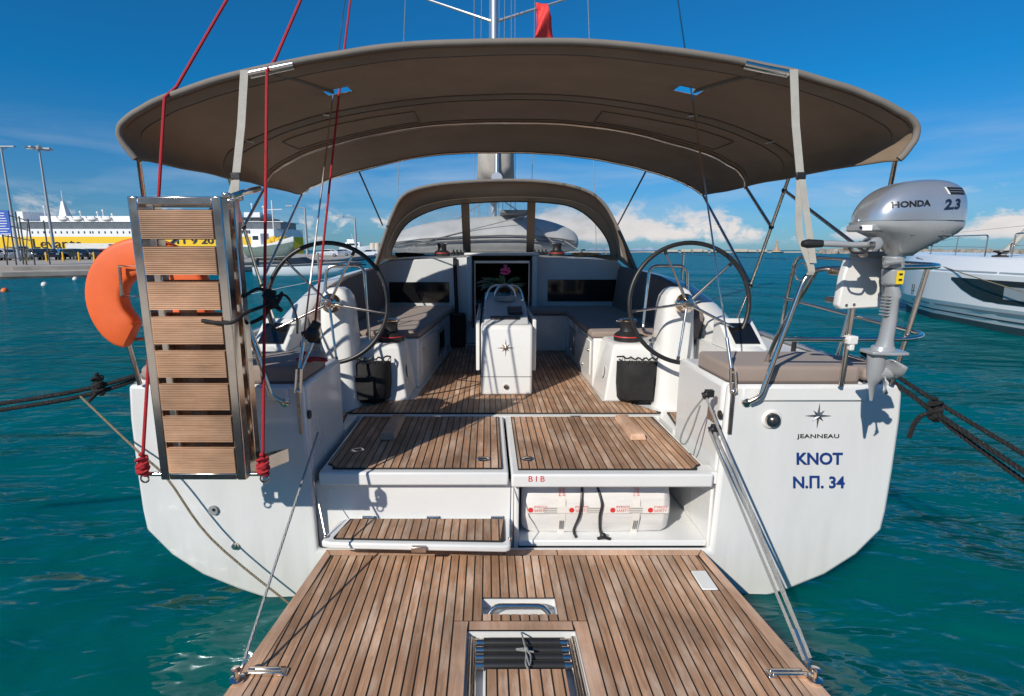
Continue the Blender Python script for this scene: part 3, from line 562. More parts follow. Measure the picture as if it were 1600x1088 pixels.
# green fishing boat hauled out on the quay
p = atY(425, 400, 66); fb = thing('fishing_boat', 'old green fishing boat hauled out on the quay below the ferry bow', 'fishing boat', (p.x, 66, QZ - 0.3), R(-25), local=True)
hull_loft([(-3.4, 1.3, 0.5, 2.0), (-1, 1.6, 0.2, 1.9), (1.5, 1.3, 0.3, 2.2), (3.0, 0.6, 0.8, 2.7), (3.7, 0.04, 1.6, 3.0)], fb, 'hull', 'boat_green')
hull_loft([(-3.42, 1.34, 1.5, 2.2), (-1, 1.64, 1.35, 2.1), (1.5, 1.34, 1.5, 2.4), (3.0, 0.64, 2.0, 2.9), (3.75, 0.05, 2.5, 3.2)], fb, 'bulwark', 'boat_white')
MB().bb(-2.6, -1.0, -0.7, 0.7, 1.9, 3.6).build('wheelhouse', 'boat_white', fb, bevel=0.08); MB().bb(-2.3, -1.3, -0.72, -0.70, 2.8, 3.3).build('window', 'boat_glass', fb)
nm_ = MB(); [nm_.ball(V(0.2 + k * 0.35, -0.3 + 0.3 * (k % 2), 2.55 + 0.15 * (k % 3)), 0.42, 8, 6) for k in range(6)]; nm_.build('net_heap', 'net_yellow', fb)
MB().tube([V(0.6, 0, 2), V(0.6, 0, 7.5)], 0.07, 6).tube([V(-0.8, 0, 6.4), V(2.2, 0, 6.4)], 0.04, 5).build('mast', 'mast_white', fb)
for x in (-1.5, 1.0): MB().bb(x - 0.15, x + 0.15, -1.2, 1.2, 0.2, 0.75).build('cradle', 'quay_dark', fb)
# far motor yacht and tanks
p = atY(558, 391, 225); my = thing('motor_yacht', 'small white motor yacht lying beyond the quay', 'motor yacht', (p.x, 225, 0), 0, local=True); my.scale = (1.7, 1.7, 1.7)
hull_loft([(-4, 1.4, -0.2, 1.9), (0, 1.6, -0.3, 1.9), (2.6, 1.0, 0, 2.2), (4.2, 0.05, 0.8, 2.5)], my, 'hull', 'boat_white'); MB().bb(-2.6, 1.0, -1.1, 1.1, 1.9, 3.1).build('saloon', 'boat_white', my, bevel=0.1); MB().bb(-2.2, 0.6, -1.12, -1.1, 2.3, 2.8).build('window', 'boat_glass', my); MB().bb(-2.2, -0.4, -0.9, 0.9, 3.1, 3.8).build('flybridge', 'boat_white', my, bevel=0.1); MB().tube([V(-1, 0, 3.8), V(-1.2, 0, 5.2)], 0.05, 5).build('aerial', 'mast_white', my)
mat('tank_cream', (0.55, 0.50, 0.42), 0.7)
for i, px_ in enumerate((583, 590)):
    p = atY(px_, 391, 190); o = MB().lathe([(1.1, 0), (1.1, 3.6), (0.2, 3.9)], (p.x, 190, QZ), 14).build('storage_tank', 'tank_cream', None); tag(o, 'pale round storage tank on the quay beside the sprayhood', 'tank', 'pale tanks on the quay')
# mooring buoys
mat('buoy_orange', (0.75, 0.16, 0.03), 0.5); mat('buoy_white', (0.7, 0.68, 0.62), 0.5)
for (px_, py_, r_, m_, lb) in ((8, 457, 0.16, 'buoy_orange', 'orange mooring buoy beside the white buoy off the quay'), (70, 447, 0.17, 'buoy_white', 'white mooring buoy floating off the quay'), (118, 438, 0.17, 'buoy_white', 'small white buoy close under the quay'), (558, 430, 0.20, 'buoy_orange', 'orange buoy beyond the speedboat bow')):
    p = atZ(px_, py_, 0); o = thing('mooring_buoy', lb, 'buoy', p)
    MB().ball(p + V(0, 0, r_ * 0.4), r_, 14, 10).build('float', m_, o); MB().lathe([(0.03, 0), (0.03, 0.06), (0.001, 0.07)], p + V(0, 0, r_ * 1.35), 8).build('eye', 'steel_dull', o)

# ---- big white catamaran to starboard
ct = thing('white_catamaran', 'large white catamaran with dark hull windows moored to starboard', 'catamaran', (13.2, 11, 0))
rr = []; wl = []; 
for (y, xi, zs, rk_) in [(2, 11.75, 1.78, 0), (6, 11.85, 1.80, 0), (10, 12.05, 1.82, 0), (13, 12.35, 1.84, 0.0), (15.5, 12.85, 1.87, 0.0), (17.2, 13.5, 1.90, 0.05), (18.3, 14.1, 1.92, 0.1), (18.9, 14.75, 1.93, 0.12)]:
    rr.append([V(xi + 0.55, y, -0.4), V(xi + 0.30 + rk_, y, 0.0), V(xi + 0.22 + rk_, y, 0.20), V(xi + 0.12, y, 0.42), V(xi + 0.02, y, 0.62), V(xi - 0.02, y, 1.42), V(xi + 0.16, y, zs - 0.04), V(xi + 0.26, y, zs), V(15.4, y, zs + 0.05), V(15.4, y, -0.4)])
MB().loft(rr).build('hull', 'boat_white', ct, angle=20)
def cat_side(y, zz, out=0.012):
    k = max(i for i in range(len(rr)) if rr[i][0].y <= y) if y > 2 else 0; k = min(k, len(rr) - 2); f = (y - rr[k][0].y) / (rr[k + 1][0].y - rr[k][0].y)
    a, b = rr[k], rr[k + 1]; pr = [a[i].lerp(b[i], f) for i in range(8)]
    for i in range(7):
        if pr[i].z <= zz <= pr[i + 1].z: q = pr[i].lerp(pr[i + 1], (zz - pr[i].z) / (pr[i + 1].z - pr[i].z)); return V(q.x - out, y, zz)
    return V(pr[6].x - out, y, zz)
def cat_patch(name, m, ys__, zlo, zhi, out=0.012, par=ct):
    a = [cat_side(y, zlo(y), out) for y in ys__]; mm = [cat_side(y, (zlo(y) + zhi(y)) / 2, out) for y in ys__]; b = [cat_side(y, zhi(y), out) for y in ys__]
    return MB().loft([a, mm, b], closed=False).build(name, m, par)
lin = lambda a, b, n: [a + (b - a) * i / n for i in range(n + 1)]
wt = lambda y: 1.30; 
cat_patch('hull_window', 'boat_glass', lin(4, 14.6, 24), lambda y: 0.74 if y < 13.0 else 0.74 + 0.50 * ((y - 13.0) / 1.6) ** 2, lambda y: 1.30)
cat_patch('boot_stripe', 'antifoul', lin(2.1, 18.2, 30), lambda y: 0.02, lambda y: 0.20)
cat_patch('waterline_stripe', 'boat_stripe', lin(2.1, 18.2, 30), lambda y: 0.30, lambda y: 0.34)
cat_patch('knuckle_stripe', 'boat_stripe_grey', lin(2.1, 16.8, 26), lambda y: 0.46, lambda y: 0.62 - 0.010 * max(0, y - 4))
cat_patch('upper_band', 'boat_stripe_grey', lin(2.1, 18.0, 26), lambda y: 1.46, lambda y: 1.50, 0.008)
for (y0, y1) in ((10.8, 11.5), (12.1, 12.7)): cat_patch('curtain', 'boat_stripe_grey', lin(y0, y1, 3), lambda y: 0.86, lambda y: 1.16, 0.016)
p = cat_side(17.6, 0.95, 0.02); text_mesh('boat_name', 'LI', 0.34, 'ink_black', ct, cat_side(16.6, 0.85, 0.03), (-0.42, -1, 0), (0, 0, 1), 0.004)
for (ya, yb_) in ((8.0, 13.4), (14.2, 16.9)):
    q = [cat_side(ya, 1.80, -0.35), cat_side(yb_, 1.84, -0.35)]
    MB().tube(fillet([q[0], q[0] + V(0, 0, 0.62), q[1] + V(0, 0, 0.60), q[1]], 0.08), 0.018, 8).tube([q[0] + V(0, 0, 0.3), q[1] + V(0, 0, 0.3)], 0.010, 6).build('guard_rail', 'steel', ct)
    mid_ = (q[0] + q[1]) / 2; MB().tube([mid_, mid_ + V(0, 0, 0.61)], 0.014, 6).build('stanchion', 'steel', ct)
MB().tube([cat_side(15, 2.4, -0.35), cat_side(17.5, 2.25, -0.4)], 0.006, 5).tube([cat_side(10, 2.75, -0.35), cat_side(17.5, 2.5, -0.4)], 0.006, 5).build('lifeline', 'rope_grey', ct)
fp = cat_side(13.8, 1.86, -0.45); MB().tube([fp, fp + V(1.9, -1.2, 3.6)], 0.07, 10).build('furled_sail', 'strap_grey', ct); MB().lathe([(0.16, 0), (0.17, 0.05), (0.06, 0.07), (0.06, 0.12), (0.16, 0.14), (0.15, 0.18)], fp - V(0, 0, 0.02), 14).build('furler_drum', 'ink_black', ct)
for s in (8.8,): disc_p = cat_side(s, 1.66, 0.01); MB().ball(disc_p, (0.02, 0.06, 0.04), 8, 6).build('vent', 'ink_black', ct)
ml_ = [cat_side(17.0, 1.80, 0.02), cat_side(13.5, 1.35, 0.15), cat_side(11.0, 0.93, 0.25), V(11.4, 9.8, 0.82), V(9.5, 6.0, 0.9), V(8.0, 1.0, 1.1)]
rope('spring_line', ml_, 0.014, 'rope_tan', 'tan spring line drooping along the white catamaran', sm=6)
MB().tube(catmull([V(11.65, 9.95, 0.84), V(11.60, 9.9, 0.68), V(11.62, 9.9, 0.52)], 4), 0.02, 6).build('line_end', 'rope_tan', ct)
# ================================================================= the yacht
SOLE = 0.785
yacht = thing('sailing_yacht', 'large white sailing yacht seen from its open teak stern under a brown bimini', 'sailing yacht', (0, 8, 0))
def scan(poly, x):
    ys = []
    n = len(poly)
    for i in range(n):
        (xa, ya), (xb, yb) = poly[i], poly[(i + 1) % n]
        if (xa <= x < xb) or (xb <= x < xa): ys.append(ya + (yb - ya) * (x - xa) / (xb - xa))
    return (min(ys), max(ys)) if len(ys) >= 2 else None
def planks(parent, poly, z0, h=0.007, pitch=0.045, gap=0.0076, off=0.0, cuts=(), m='teak', name='plank', minl=0.03):
    x0 = min(p[0] for p in poly); x1 = max(p[0] for p in poly)
    k = math.floor((x0 - off) / pitch)
    while off + k * pitch < x1:
        a = max(off + k * pitch + gap / 2, x0); b = min(off + (k + 1) * pitch - gap / 2, x1); k += 1
        if b - a < 0.008: continue
        sa, sb = scan(poly, a + 1e-4), scan(poly, b - 1e-4)
        if not sa or not sb: continue
        segs = [(sa, sb)]
        for (cx0, cx1, cy0, cy1) in cuts:
            if b > cx0 + 0.001 and a < cx1 - 0.001:
                ns = []
                for (p, q) in segs:
                    if cy0 - 0.003 > max(p[0], q[0]): ns.append(((p[0], min(p[1], cy0 - 0.003)), (q[0], min(q[1], cy0 - 0.003))))
                    if cy1 + 0.003 < min(p[1], q[1]): ns.append(((max(p[0], cy1 + 0.003), p[1]), (max(q[0], cy1 + 0.003), q[1])))
                segs = ns
        for (p, q) in segs:
            if (p[1] - p[0] + q[1] - q[0]) / 2 < minl: continue
            MB().prism([(a, p[0]), (b, q[0]), (b, q[1]), (a, p[1])], z0 + h - 0.0022, z0 + h + random.uniform(-0.0003, 0.0003)).build(name, m, parent, smooth=False)
def slab(parent, poly, z0, z1, m, name, bevel=0.0, bseg=2): return MB().prism(poly, z0, z1).build(name, m, parent, bevel=bevel, bseg=bseg)

# ---- hull shell and transom
half = [(2.135, 1.30), (2.15, 1.1), (2.152, 0.8), (2.148, 0.55), (2.138, 0.43), (2.01, 0.27), (1.84, 0.14), (1.64, 0.046), (1.44, -0.03), (1.0, -0.12), (0.5, -0.17), (0, -0.2)]
rings = []
for (y, s) in [(2.855, 1.0), (4.5, 1.02), (7, 1.03), (9.5, 0.93), (11.5, 0.74), (13, 0.47), (14.2, 0.2), (14.8, 0.02)]:
    r_ = []
    for (x, zz) in half:
        z2 = zz + (max(0, zz - 0.2) * (y - 2.8) * 0.022) - (0.3 * min(1, (y - 2.8) / 4) if zz < 0.2 else 0) * (1 - x / 2.15)
        r_.append(V(x * s, y, z2))
    rings.append([mir(q) for q in r_[:-1]] + r_[::-1])
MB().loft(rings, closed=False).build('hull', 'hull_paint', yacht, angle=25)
tp = [(1.175, 1.30)] + half[:-1]
tpoly = tp + [(-x, zz) for (x, zz) in tp[::-1]] + [(-1.150, 0.302), (1.150, 0.302)]
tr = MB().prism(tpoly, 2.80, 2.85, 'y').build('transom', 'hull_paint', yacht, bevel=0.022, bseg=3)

# ---- quarter blocks under the helm seats (both sides)
for sx in (1, -1):
    o = MB().prism([(sx * 1.172, 2.86), (sx * 2.06, 2.86), (sx * 2.10, 3.5), (sx * 1.17, 3.56)], 0.25, 1.298).build('quarter_locker', 'gelcoat', yacht, bevel=0.03, bseg=3)
    MB().bb(min(sx * 1.25, sx * 1.93), max(sx * 1.25, sx * 1.93), 2.787, 2.80, 1.213, 1.290).build('locker_lid', 'gelcoat', o, bevel=0.012)
    # outer deck beside the seat and side deck forward
    dk = [(sx * 2.062, 2.86), (sx * 2.13, 2.86), (sx * 2.17, 4.5), (sx * 2.19, 7), (sx * 1.98, 9.5), (sx * 1.30, 9.5), (sx * 1.66, 7), (sx * 1.599, 3.565), (sx * 2.101, 3.5)]
    slab(yacht, dk, 1.26, 1.312, 'gelcoat_grey', 'side_deck', 0.006)
    MB().tube([V(sx * 2.13, 2.9, 1.325), V(sx * 2.172, 4.5, 1.345), V(sx * 2.19, 7, 1.40), V(sx * 1.99, 9.5, 1.46)], 0.016, 6).build('toe_rail', 'aluminium', yacht)
    # coaming rising forward, in sections
    rr = []
    for (y, h) in [(3.58, 1.318), (4.1, 1.42), (4.6, 1.60), (5.1, 1.71), (5.8, 1.755), (7.06, 1.79)]:
        rr.append([V(sx * 1.60, y, 1.0), V(sx * 1.645, y, h - 0.02), V(sx * 1.70, y, h), V(sx * 1.80, y, h), V(sx * 1.85, y, h - 0.03), V(sx * 1.96, y, 1.30), V(sx * 1.9, y, 1.0)])
    MB().loft(rr).build('coaming', 'gelcoat', yacht, bevel=0.012)
    # foot-well outer wall beside the wheel
    MB().bb(*sorted((sx * 1.583, sx * 1.597)), 3.57, 4.30, 0.776, 1.308).build('footwell_wall', 'gelcoat', yacht)
slab(yacht, [(-1.96, 9.52), (1.96, 9.52), (1.55, 11.5), (0.95, 13), (0.4, 14.2), (-0.4, 14.2), (-0.95, 13), (-1.55, 11.5)], 1.36, 1.50, 'gelcoat_grey', 'foredeck')

# ---- cockpit sole
sole = slab(yacht, [(-1.60, 3.565), (-1.163, 3.565), (-1.163, 3.885), (1.163, 3.885), (1.163, 3.565), (1.60, 3.565), (1.60, 7.04), (-1.60, 7.04)], 0.70, 0.774, 'gelcoat', 'cockpit_sole')
sp = [(-1.236, 3.925), (1.188, 3.925), (1.205, 3.95), (1.16, 4.0), (1.0, 4.25), (0.81, 4.25), (0.815, 6.485), (-0.60, 6.95), (-0.765, 4.30), (-1.0, 4.28), (-1.20, 4.05), (-1.25, 3.945)]
slab(sole, sp, 0.7745, 0.7835, 'caulk', 'caulking')
sp2 = [(-1.228, 3.932), (1.182, 3.932), (1.195, 3.95), (1.155, 3.99), (0.99, 4.24), (0.803, 4.245), (0.808, 6.48), (-0.608, 6.94), (-0.772, 4.29), (-1.0, 4.27), (-1.19, 4.04), (-1.24, 3.95)]
planks(sole, sp2, 0.7795, 0.0065)
for sx in (1, -1):                                  # small teak corners beside the hatches, each with a drain
    c = [(sx * 1.205, 3.60), (sx * 1.52, 3.60), (sx * 1.52, 3.95), (sx * 1.25, 3.95)]
    slab(sole, c, 0.7745, 0.7835, 'caulk', 'caulking')
    planks(sole, [(sx * 1.213, 3.608), (sx * 1.514, 3.608), (sx * 1.514, 3.943), (sx * 1.256, 3.943)], 0.7795, 0.0065, off=0.01)
    MB().lathe([(0.045, 0), (0.05, 0.004), (0.036, 0.006), (0.034, -0.002)], (sx * 1.36, 3.76, 0.7862), 18).build('drain', 'steel', sole)

# ---- aft hatches
def hatch(x0, x1, y0, yf, side):
    h = slab(yacht, [(x0, yf), (x1, yf), (x1, 3.875), (x0, 3.875)], 0.693, 0.7735, 'gelcoat', 'aft_hatch', 0.012, 3)
    n = side
    if side < 0: poly = [(x0 + 0.07, y0), (x1 - 0.035, y0), (x1 - 0.035, 3.835), (x0 + 0.028, 3.835), (x0 + 0.026, y0 + 0.065), (x0 + 0.06, y0 + 0.045)]
    else: poly = [(x0 + 0.04, y0), (x1 - 0.075, y0), (x1 - 0.06, y0 + 0.045), (x1 - 0.03, y0 + 0.065), (x1 - 0.032, 3.835), (x0 + 0.04, 3.835)]
    slab(h, poly, 0.7738, 0.7830, 'caulk', 'caulking')
    cxm = sum(p[0] for p in poly) / len(poly); cym = 3.36
    inner = [(p[0] + (0.006 if p[0] < cxm else -0.006), p[1] + (0.006 if p[1] < cym else -0.006)) for p in poly]
    planks(h, inner, 0.779, 0.0065)
    return h
hl = hatch(-1.128, -0.034, 2.875, 2.83, -1); hr = hatch(-0.018, 1.135, 2.862, 2.805, 1)
def pull(parent, x, y):
    MB().lathe([(0.0, 0.001), (0.034, 0.001), (0.041, 0.003), (0.041, 0), (0.030, 0.004), (0.02, 0.0045), (0.004, 0.003)], (x, y, 0.7858), 22).build('latch_ring', 'steel', parent)
    MB().bb(x - 0.022, x + 0.022, y - 0.006, y + 0.006, 0.7862, 0.793).build('latch_bar', 'black_rubber', parent)
for (q, par) in (((755, 718), hl), ((558, 704), hl), ((825, 718), hr)):
    p = atZ(q[0], q[1], SOLE); pull(par, p.x, p.y)
# wedge-shaped teak foot blocks on the hatches
for (q0, q1, par) in (((604, 684), (626, 650), hl), ((998, 684), (972, 650), hr)):
    a = atZ(q0[0], q0[1], SOLE + 0.02); b = atZ(q1[0], q1[1], SOLE + 0.02); dx = (b.x - a.x) * 0.15
    MB().loft([[V(a.x - 0.055, a.y, 0.786), V(a.x + 0.055, a.y, 0.786), V(a.x + 0.045, a.y + 0.02, 0.825), V(a.x - 0.045, a.y + 0.02, 0.825)],
               [V(a.x + dx - 0.055, b.y, 0.786), V(a.x + dx + 0.055, b.y, 0.786), V(a.x + dx + 0.04, b.y - 0.01, 0.822), V(a.x + dx - 0.04, b.y - 0.01, 0.822)]]).build('foot_chock', 'teak_border', par, bevel=0.006)
for sx in (-0.55, 0.52): MB().bb(sx - 0.04, sx + 0.04, 3.845, 3.868, 0.7737, 0.779).build('hatch_hinge', 'steel', hl if sx < 0 else hr)
text_mesh('lettering', 'B I B', 0.05, 'ink_red', hr, atY(838, 749, 2.8035), (1, 0, 0), (0, 0, 1), 0.0006)

# ---- stern locker front, life raft bay, drop-down step
MB().bb(-1.168, 0.0, 2.885, 2.93, 0.246, 0.692).build('locker_front', 'gelcoat', yacht, bevel=0.008)
bay = MB()
bay.bb(0.002, 0.03, 2.852, 3.62, 0.25, 0.692).bb(0.03, 1.148, 2.852, 3.66, 0.296, 0.335).bb(0.03, 1.148, 3.62, 3.66, 0.335, 0.692).bb(1.148, 1.17, 2.852, 3.66, 0.25, 0.692)
bay.build('raft_bay', 'gelcoat', yacht, bevel=0.008)
MB().bb(1.10, 1.172, 2.835, 2.95, 0.70, 0.772).build('hatch_stop', 'gelcoat', yacht, bevel=0.006)
step = slab(yacht, [(-1.065, 2.63), (-1.01, 2.61), (-0.06, 2.575), (-0.03, 2.59), (-0.02, 2.88), (-0.98, 2.88), (-1.03, 2.84)], 0.428, 0.466, 'gelcoat', 'drop_step', 0.010, 3)
spoly = [(-1.005, 2.650), (-0.995, 2.640), (-0.075, 2.612), (-0.06, 2.625), (-0.055, 2.855), (-0.965, 2.855)]
slab(step, spoly, 0.4662, 0.474, 'caulk', 'caulking')
planks(step, [(-0.998, 2.657), (-0.99, 2.647), (-0.08, 2.619), (-0.066, 2.63), (-0.062, 2.848), (-0.96, 2.848)], 0.4705, 0.006)
for x in (-0.86, -0.48, -0.10): MB().bb(x - 0.035, x + 0.035, 2.857, 2.8845, 0.468, 0.474).tube([V(x - 0.035, 2.872, 0.477), V(x + 0.035, 2.872, 0.477)], 0.006, 8).build('hinge', 'steel', step)
MB().bb(-0.565, -0.485, 2.572, 2.595, 0.428, 0.462).build('latch', 'steel_dull', step, bevel=0.004)
for (xt, zt, xb, yb) in ((-1.155, 0.735, -1.05, 2.66), (-0.02, 0.69, -0.032, 2.64)):
    MB().tube([V(xt, 2.83, zt), V(xb, yb, 0.47)], 0.0035, 6).ball(V(xb, yb, 0.472), 0.012, 8, 6).build('stay_cord', 'steel_dull', step)

# ---- swim platform
HW = lambda y: 1.19 - (y - 1.80) * 0.095
def band(y0, y1, xa=None, xb=None):
    L_ = [(-HW(y0), y0), (HW(y0), y0), (HW(y1), y1), (-HW(y1), y1)]
    return L_
pm = MB(); zt0, zt1 = 0.255, 0.3045
pm.prism([(-HW(1.70), 1.70), (HW(1.70), 1.70), (HW(2.795), 2.795), (-HW(2.795), 2.795)], 0.225, 0.254)
pm.prism([(-HW(2.36), 2.36), (HW(2.36), 2.36), (HW(2.795), 2.795), (-HW(2.795), 2.795)], zt0, zt1)
pm.prism([(-HW(2.13), 2.13), (HW(2.13), 2.13), (HW(2.24), 2.24), (-HW(2.24), 2.24)], zt0, zt1)
for sx in (1, -1):
    pm.prism([(sx * 0.18, 2.24), (sx * HW(2.24), 2.24), (sx * HW(2.36), 2.36), (sx * 0.18, 2.36)], zt0, zt1)
    pm.prism([(sx * 0.245, 1.70), (sx * HW(1.70), 1.70), (sx * HW(2.13), 2.13), (sx * 0.245, 2.13)], zt0, zt1)
plat = pm.build('swim_platform', 'gelcoat', yacht, smooth=False)
zc0, zc1 = 0.305, 0.3135
for k, poly in enumerate([[(-HW(2.365) + .005, 2.365), (HW(2.365) - .005, 2.365), (HW(2.79) - .005, 2.79), (-HW(2.79) + .005, 2.79)],
             [(-HW(2.135) + .005, 2.135), (HW(2.135) - .005, 2.135), (HW(2.235) - .005, 2.235), (-HW(2.235) + .005, 2.235)]] +
            [[(sx * 0.183, 2.2352), (sx * (HW(2.235) - .005), 2.2352), (sx * (HW(2.365) - .005), 2.3648), (sx * 0.183, 2.3648)] for sx in (1, -1)] +
            [[(sx * 0.25, 1.705), (sx * (HW(1.705) - .005), 1.705), (sx * (HW(2.135) - .005), 2.1348), (sx * 0.25, 2.1348)] for sx in (1, -1)]):
    slab(plat, poly, zc0, zc1, 'caulk', 'caulking')
pin = [(-HW(1.705) + 0.082, 1.706), (HW(1.705) - 0.082, 1.706), (HW(2.728) - 0.05, 2.728), (-HW(2.728) + 0.05, 2.728)]
wp0 = atZ(1097, 893, 0.31); wp1 = atZ(1137, 924, 0.31)
wx0, wx1, wy0, wy1 = 0.945, 1.035, wp1.y, wp0.y
planks(plat, pin, 0.3095, 0.0065, cuts=[(-0.18, 0.18, 2.24, 2.36), (-0.315, 0.315, 1.7, 2.192), (wx0, wx1, wy0, wy1)])
for sx in (1, -1):                                   # mitred border boards
    MB().prism([(sx * (HW(1.705) - 0.077), 1.706), (sx * (HW(1.705) - 0.006), 1.706), (sx * (HW(2.785) - 0.006), 2.785), (sx * (HW(2.733) - 0.046), 2.733)], 0.3095, 0.3165).build('border_board', 'teak_border', plat, smooth=False)
    MB().prism([(sx * 0.25, 1.706), (sx * 0.311, 1.706), (sx * 0.311, 2.187), (sx * 0.245, 2.187), (sx * 0.25, 2.14)], 0.3095, 0.3165).build('border_board', 'teak_border', plat, smooth=False)
xs = [-HW(2.733) + 0.049, -0.06, 0.247, HW(2.733) - 0.049]
for a, b in zip(xs[:-1], xs[1:]):
    ea = -HW(2.785) + 0.009 if a == xs[0] else a + 0.003; eb = HW(2.785) - 0.009 if b == xs[-1] else b - 0.003
    MB().prism([(a + 0.003, 2.734), (b - 0.003, 2.734), (eb, 2.786), (ea, 2.786)], 0.3095, 0.3165).build('border_board', 'teak_border', plat, smooth=False)
MB().prism([(-0.239, 2.135), (0.239, 2.135), (0.239, 2.187), (-0.239, 2.187)], 0.3095, 0.3165).build('border_board', 'teak_border', plat, smooth=False)
MB().prism([(wx0 + .004, wy0 + .004), (wx1 - .004, wy0 + .004), (wx1 - .004, wy1 - .004), (wx0 + .004, wy1 - .004)], 0.3092, 0.320).build('cover_plate', 'white_plastic', plat, bevel=0.008, bseg=3)
MB().tube(fillet([V(-0.165, 2.262, 0.258), V(-0.125, 2.30, 0.312), V(0.125, 2.30, 0.312), V(0.165, 2.262, 0.258)], 0.04), 0.0135, 12).build('grab_handle', 'steel', plat)
# folded bathing ladder in its well
for k in range(4):
    MB().tube([V(-0.172, 2.085 - 0.044 * k, 0.287), V(0.172, 2.085 - 0.044 * k, 0.287)], 0.021, 12).build('ladder_tread', 'black_rubber', plat)
    for sx in (1, -1): MB().tube([V(sx * 0.172, 2.085 - 0.044 * k, 0.287), V(sx * 0.205, 2.085 - 0.044 * k, 0.287)], 0.0165, 10).build('ladder_joint', 'steel', plat)
for sx in (1, -1):
    for d in (0.0, 0.021): MB().tube([V(sx * (0.212 + d), 2.11, 0.28 + d * 0.5), V(sx * (0.212 + d), 1.71, 0.28 + d * 0.5)], 0.0105, 10).build('ladder_rail', 'steel', plat)
lid = MB().bb(-0.165, 0.172, 1.705, 1.915, 0.256, 0.3045).build('ladder_lid', 'gelcoat', plat, bevel=0.004)
slab(lid, [(-0.163, 1.706), (0.170, 1.706), (0.170, 1.910), (-0.163, 1.910)], 0.3047, 0.3110, 'caulk', 'caulking')
planks(lid, [(-0.162, 1.707), (0.169, 1.707), (0.169, 1.905), (-0.162, 1.905)], 0.3048, 0.008, off=0.02)
kc = atZ(815, 1015, 0.33)
MB().tube(catmull([V(0.0, 2.12, 0.31), V(0.004, 2.06, 0.326), V(0.012, 1.99, 0.322), V(0.006, 1.93, 0.320), V(0.016, 1.90, 0.312)], 5), 0.004, 6).ball(V(0.012, 2.0, 0.326), 0.012, 8, 6).tube(catmull([V(0.012, 2.0, 0.328), V(0.03, 1.97, 0.32), V(0.022, 1.92, 0.318), V(0.012, 1.965, 0.326)], 5), 0.0035, 6).tube(catmull([V(0.0, 2.0, 0.33), V(-0.03, 2.0, 0.325), V(0.045, 1.99, 0.322)], 5), 0.004, 6).build('lashing', 'rope_grey', plat)
for (q, sx) in (((415, 1049), -1), ((1232, 1052), 1)):
    p = atZ(q[0], q[1], 0.325)
    MB().bb(p.x - 0.075, p.x + 0.075, p.y - 0.019, p.y - 0.003, 0.3165, 0.336).bb(p.x - 0.075, p.x + 0.06, p.y + 0.003, p.y + 0.019, 0.3165, 0.333).bb(p.x - 0.07 * sx - 0.02, p.x - 0.07 * sx + 0.02, p.y - 0.02, p.y + 0.02, 0.3165, 0.326).build('fold_bracket', 'steel', plat, bevel=0.005)
    cxx = sx * (HW(1.83) - 0.03)
    MB().lathe([(0.03, 0), (0.03, 0.012), (0.012, 0.02), (0.012, 0.05), (0.02, 0.055), (0.0, 0.06)], (cxx + sx * 0.01, 1.84, 0.3165), 14).tube(catmull([V(cxx, 1.84, 0.35), V(cxx - sx * 0.01, 1.86, 0.375), V(cxx - sx * 0.02, 1.89, 0.395)], 4), 0.008, 8).build('stay_shackle', 'steel', plat)

# ---- platform stays: cord on the port side, doubled tackle on the starboard side
lp = V(-HW(1.85) + 0.04, 1.87, 0.39)
MB().tube([atY(497, 676, 2.79), lp], 0.0065, 8).build('platform_stay', 'rope_grey', yacht)
tk = holder('platform_tackle', yacht, (1.15, 2.3, 0.4))
b0 = atY(1102, 618, 2.86); b1 = atY(1112, 672, 2.84); e0 = V(HW(1.84) - 0.045, 1.86, 0.395)
MB().tube([b0, e0 + V(0.012, 0.0, 0.01)], 0.0068, 8).build('rope_part', 'rope_grey', tk)
MB().tube([b1 + V(0.01, 0, 0), e0 + V(0.022, 0.02, 0)], 0.0068, 8).build('rope_part', 'rope_grey', tk)
MB().tube([b1 - V(0.015, 0, 0), e0 + V(-0.012, 0.0, 0)], 0.0068, 8).build('rope_part', 'rope_grey', tk)
MB().tube(catmull([b0, atY(1078, 650, 2.9), atY(1063, 686, 2.93), atY(1070, 694, 2.93), atY(1080, 676, 2.9), atY(1094, 634, 2.88)], 6), 0.005, 6).build('rope_tail', 'rope_grey', tk)
for b in (b0, b1):
    MB().lathe([(0.022, -0.012), (0.024, -0.006), (0.018, 0.0), (0.024, 0.006), (0.022, 0.012)], b, 16, Matrix.Rotation(R(60), 3, 'Y')).box(b + V(0.022, 0.0, 0.012), (0.045, 0.035, 0.04)).build('block', 'black_rubber', tk, bevel=0.004); MB().tube([b + V(0.02 * math.cos(a_ * 0.6), -0.012, 0.02 * math.sin(a_ * 0.6)) for a_ in range(11)], 0.004, 6).build('shackle', 'steel', tk)
MB().tube([e0.lerp(b1, 0.10), e0 + V(0.004, -0.005, -0.01)], 0.010, 8).build('end_fitting', 'steel', tk)

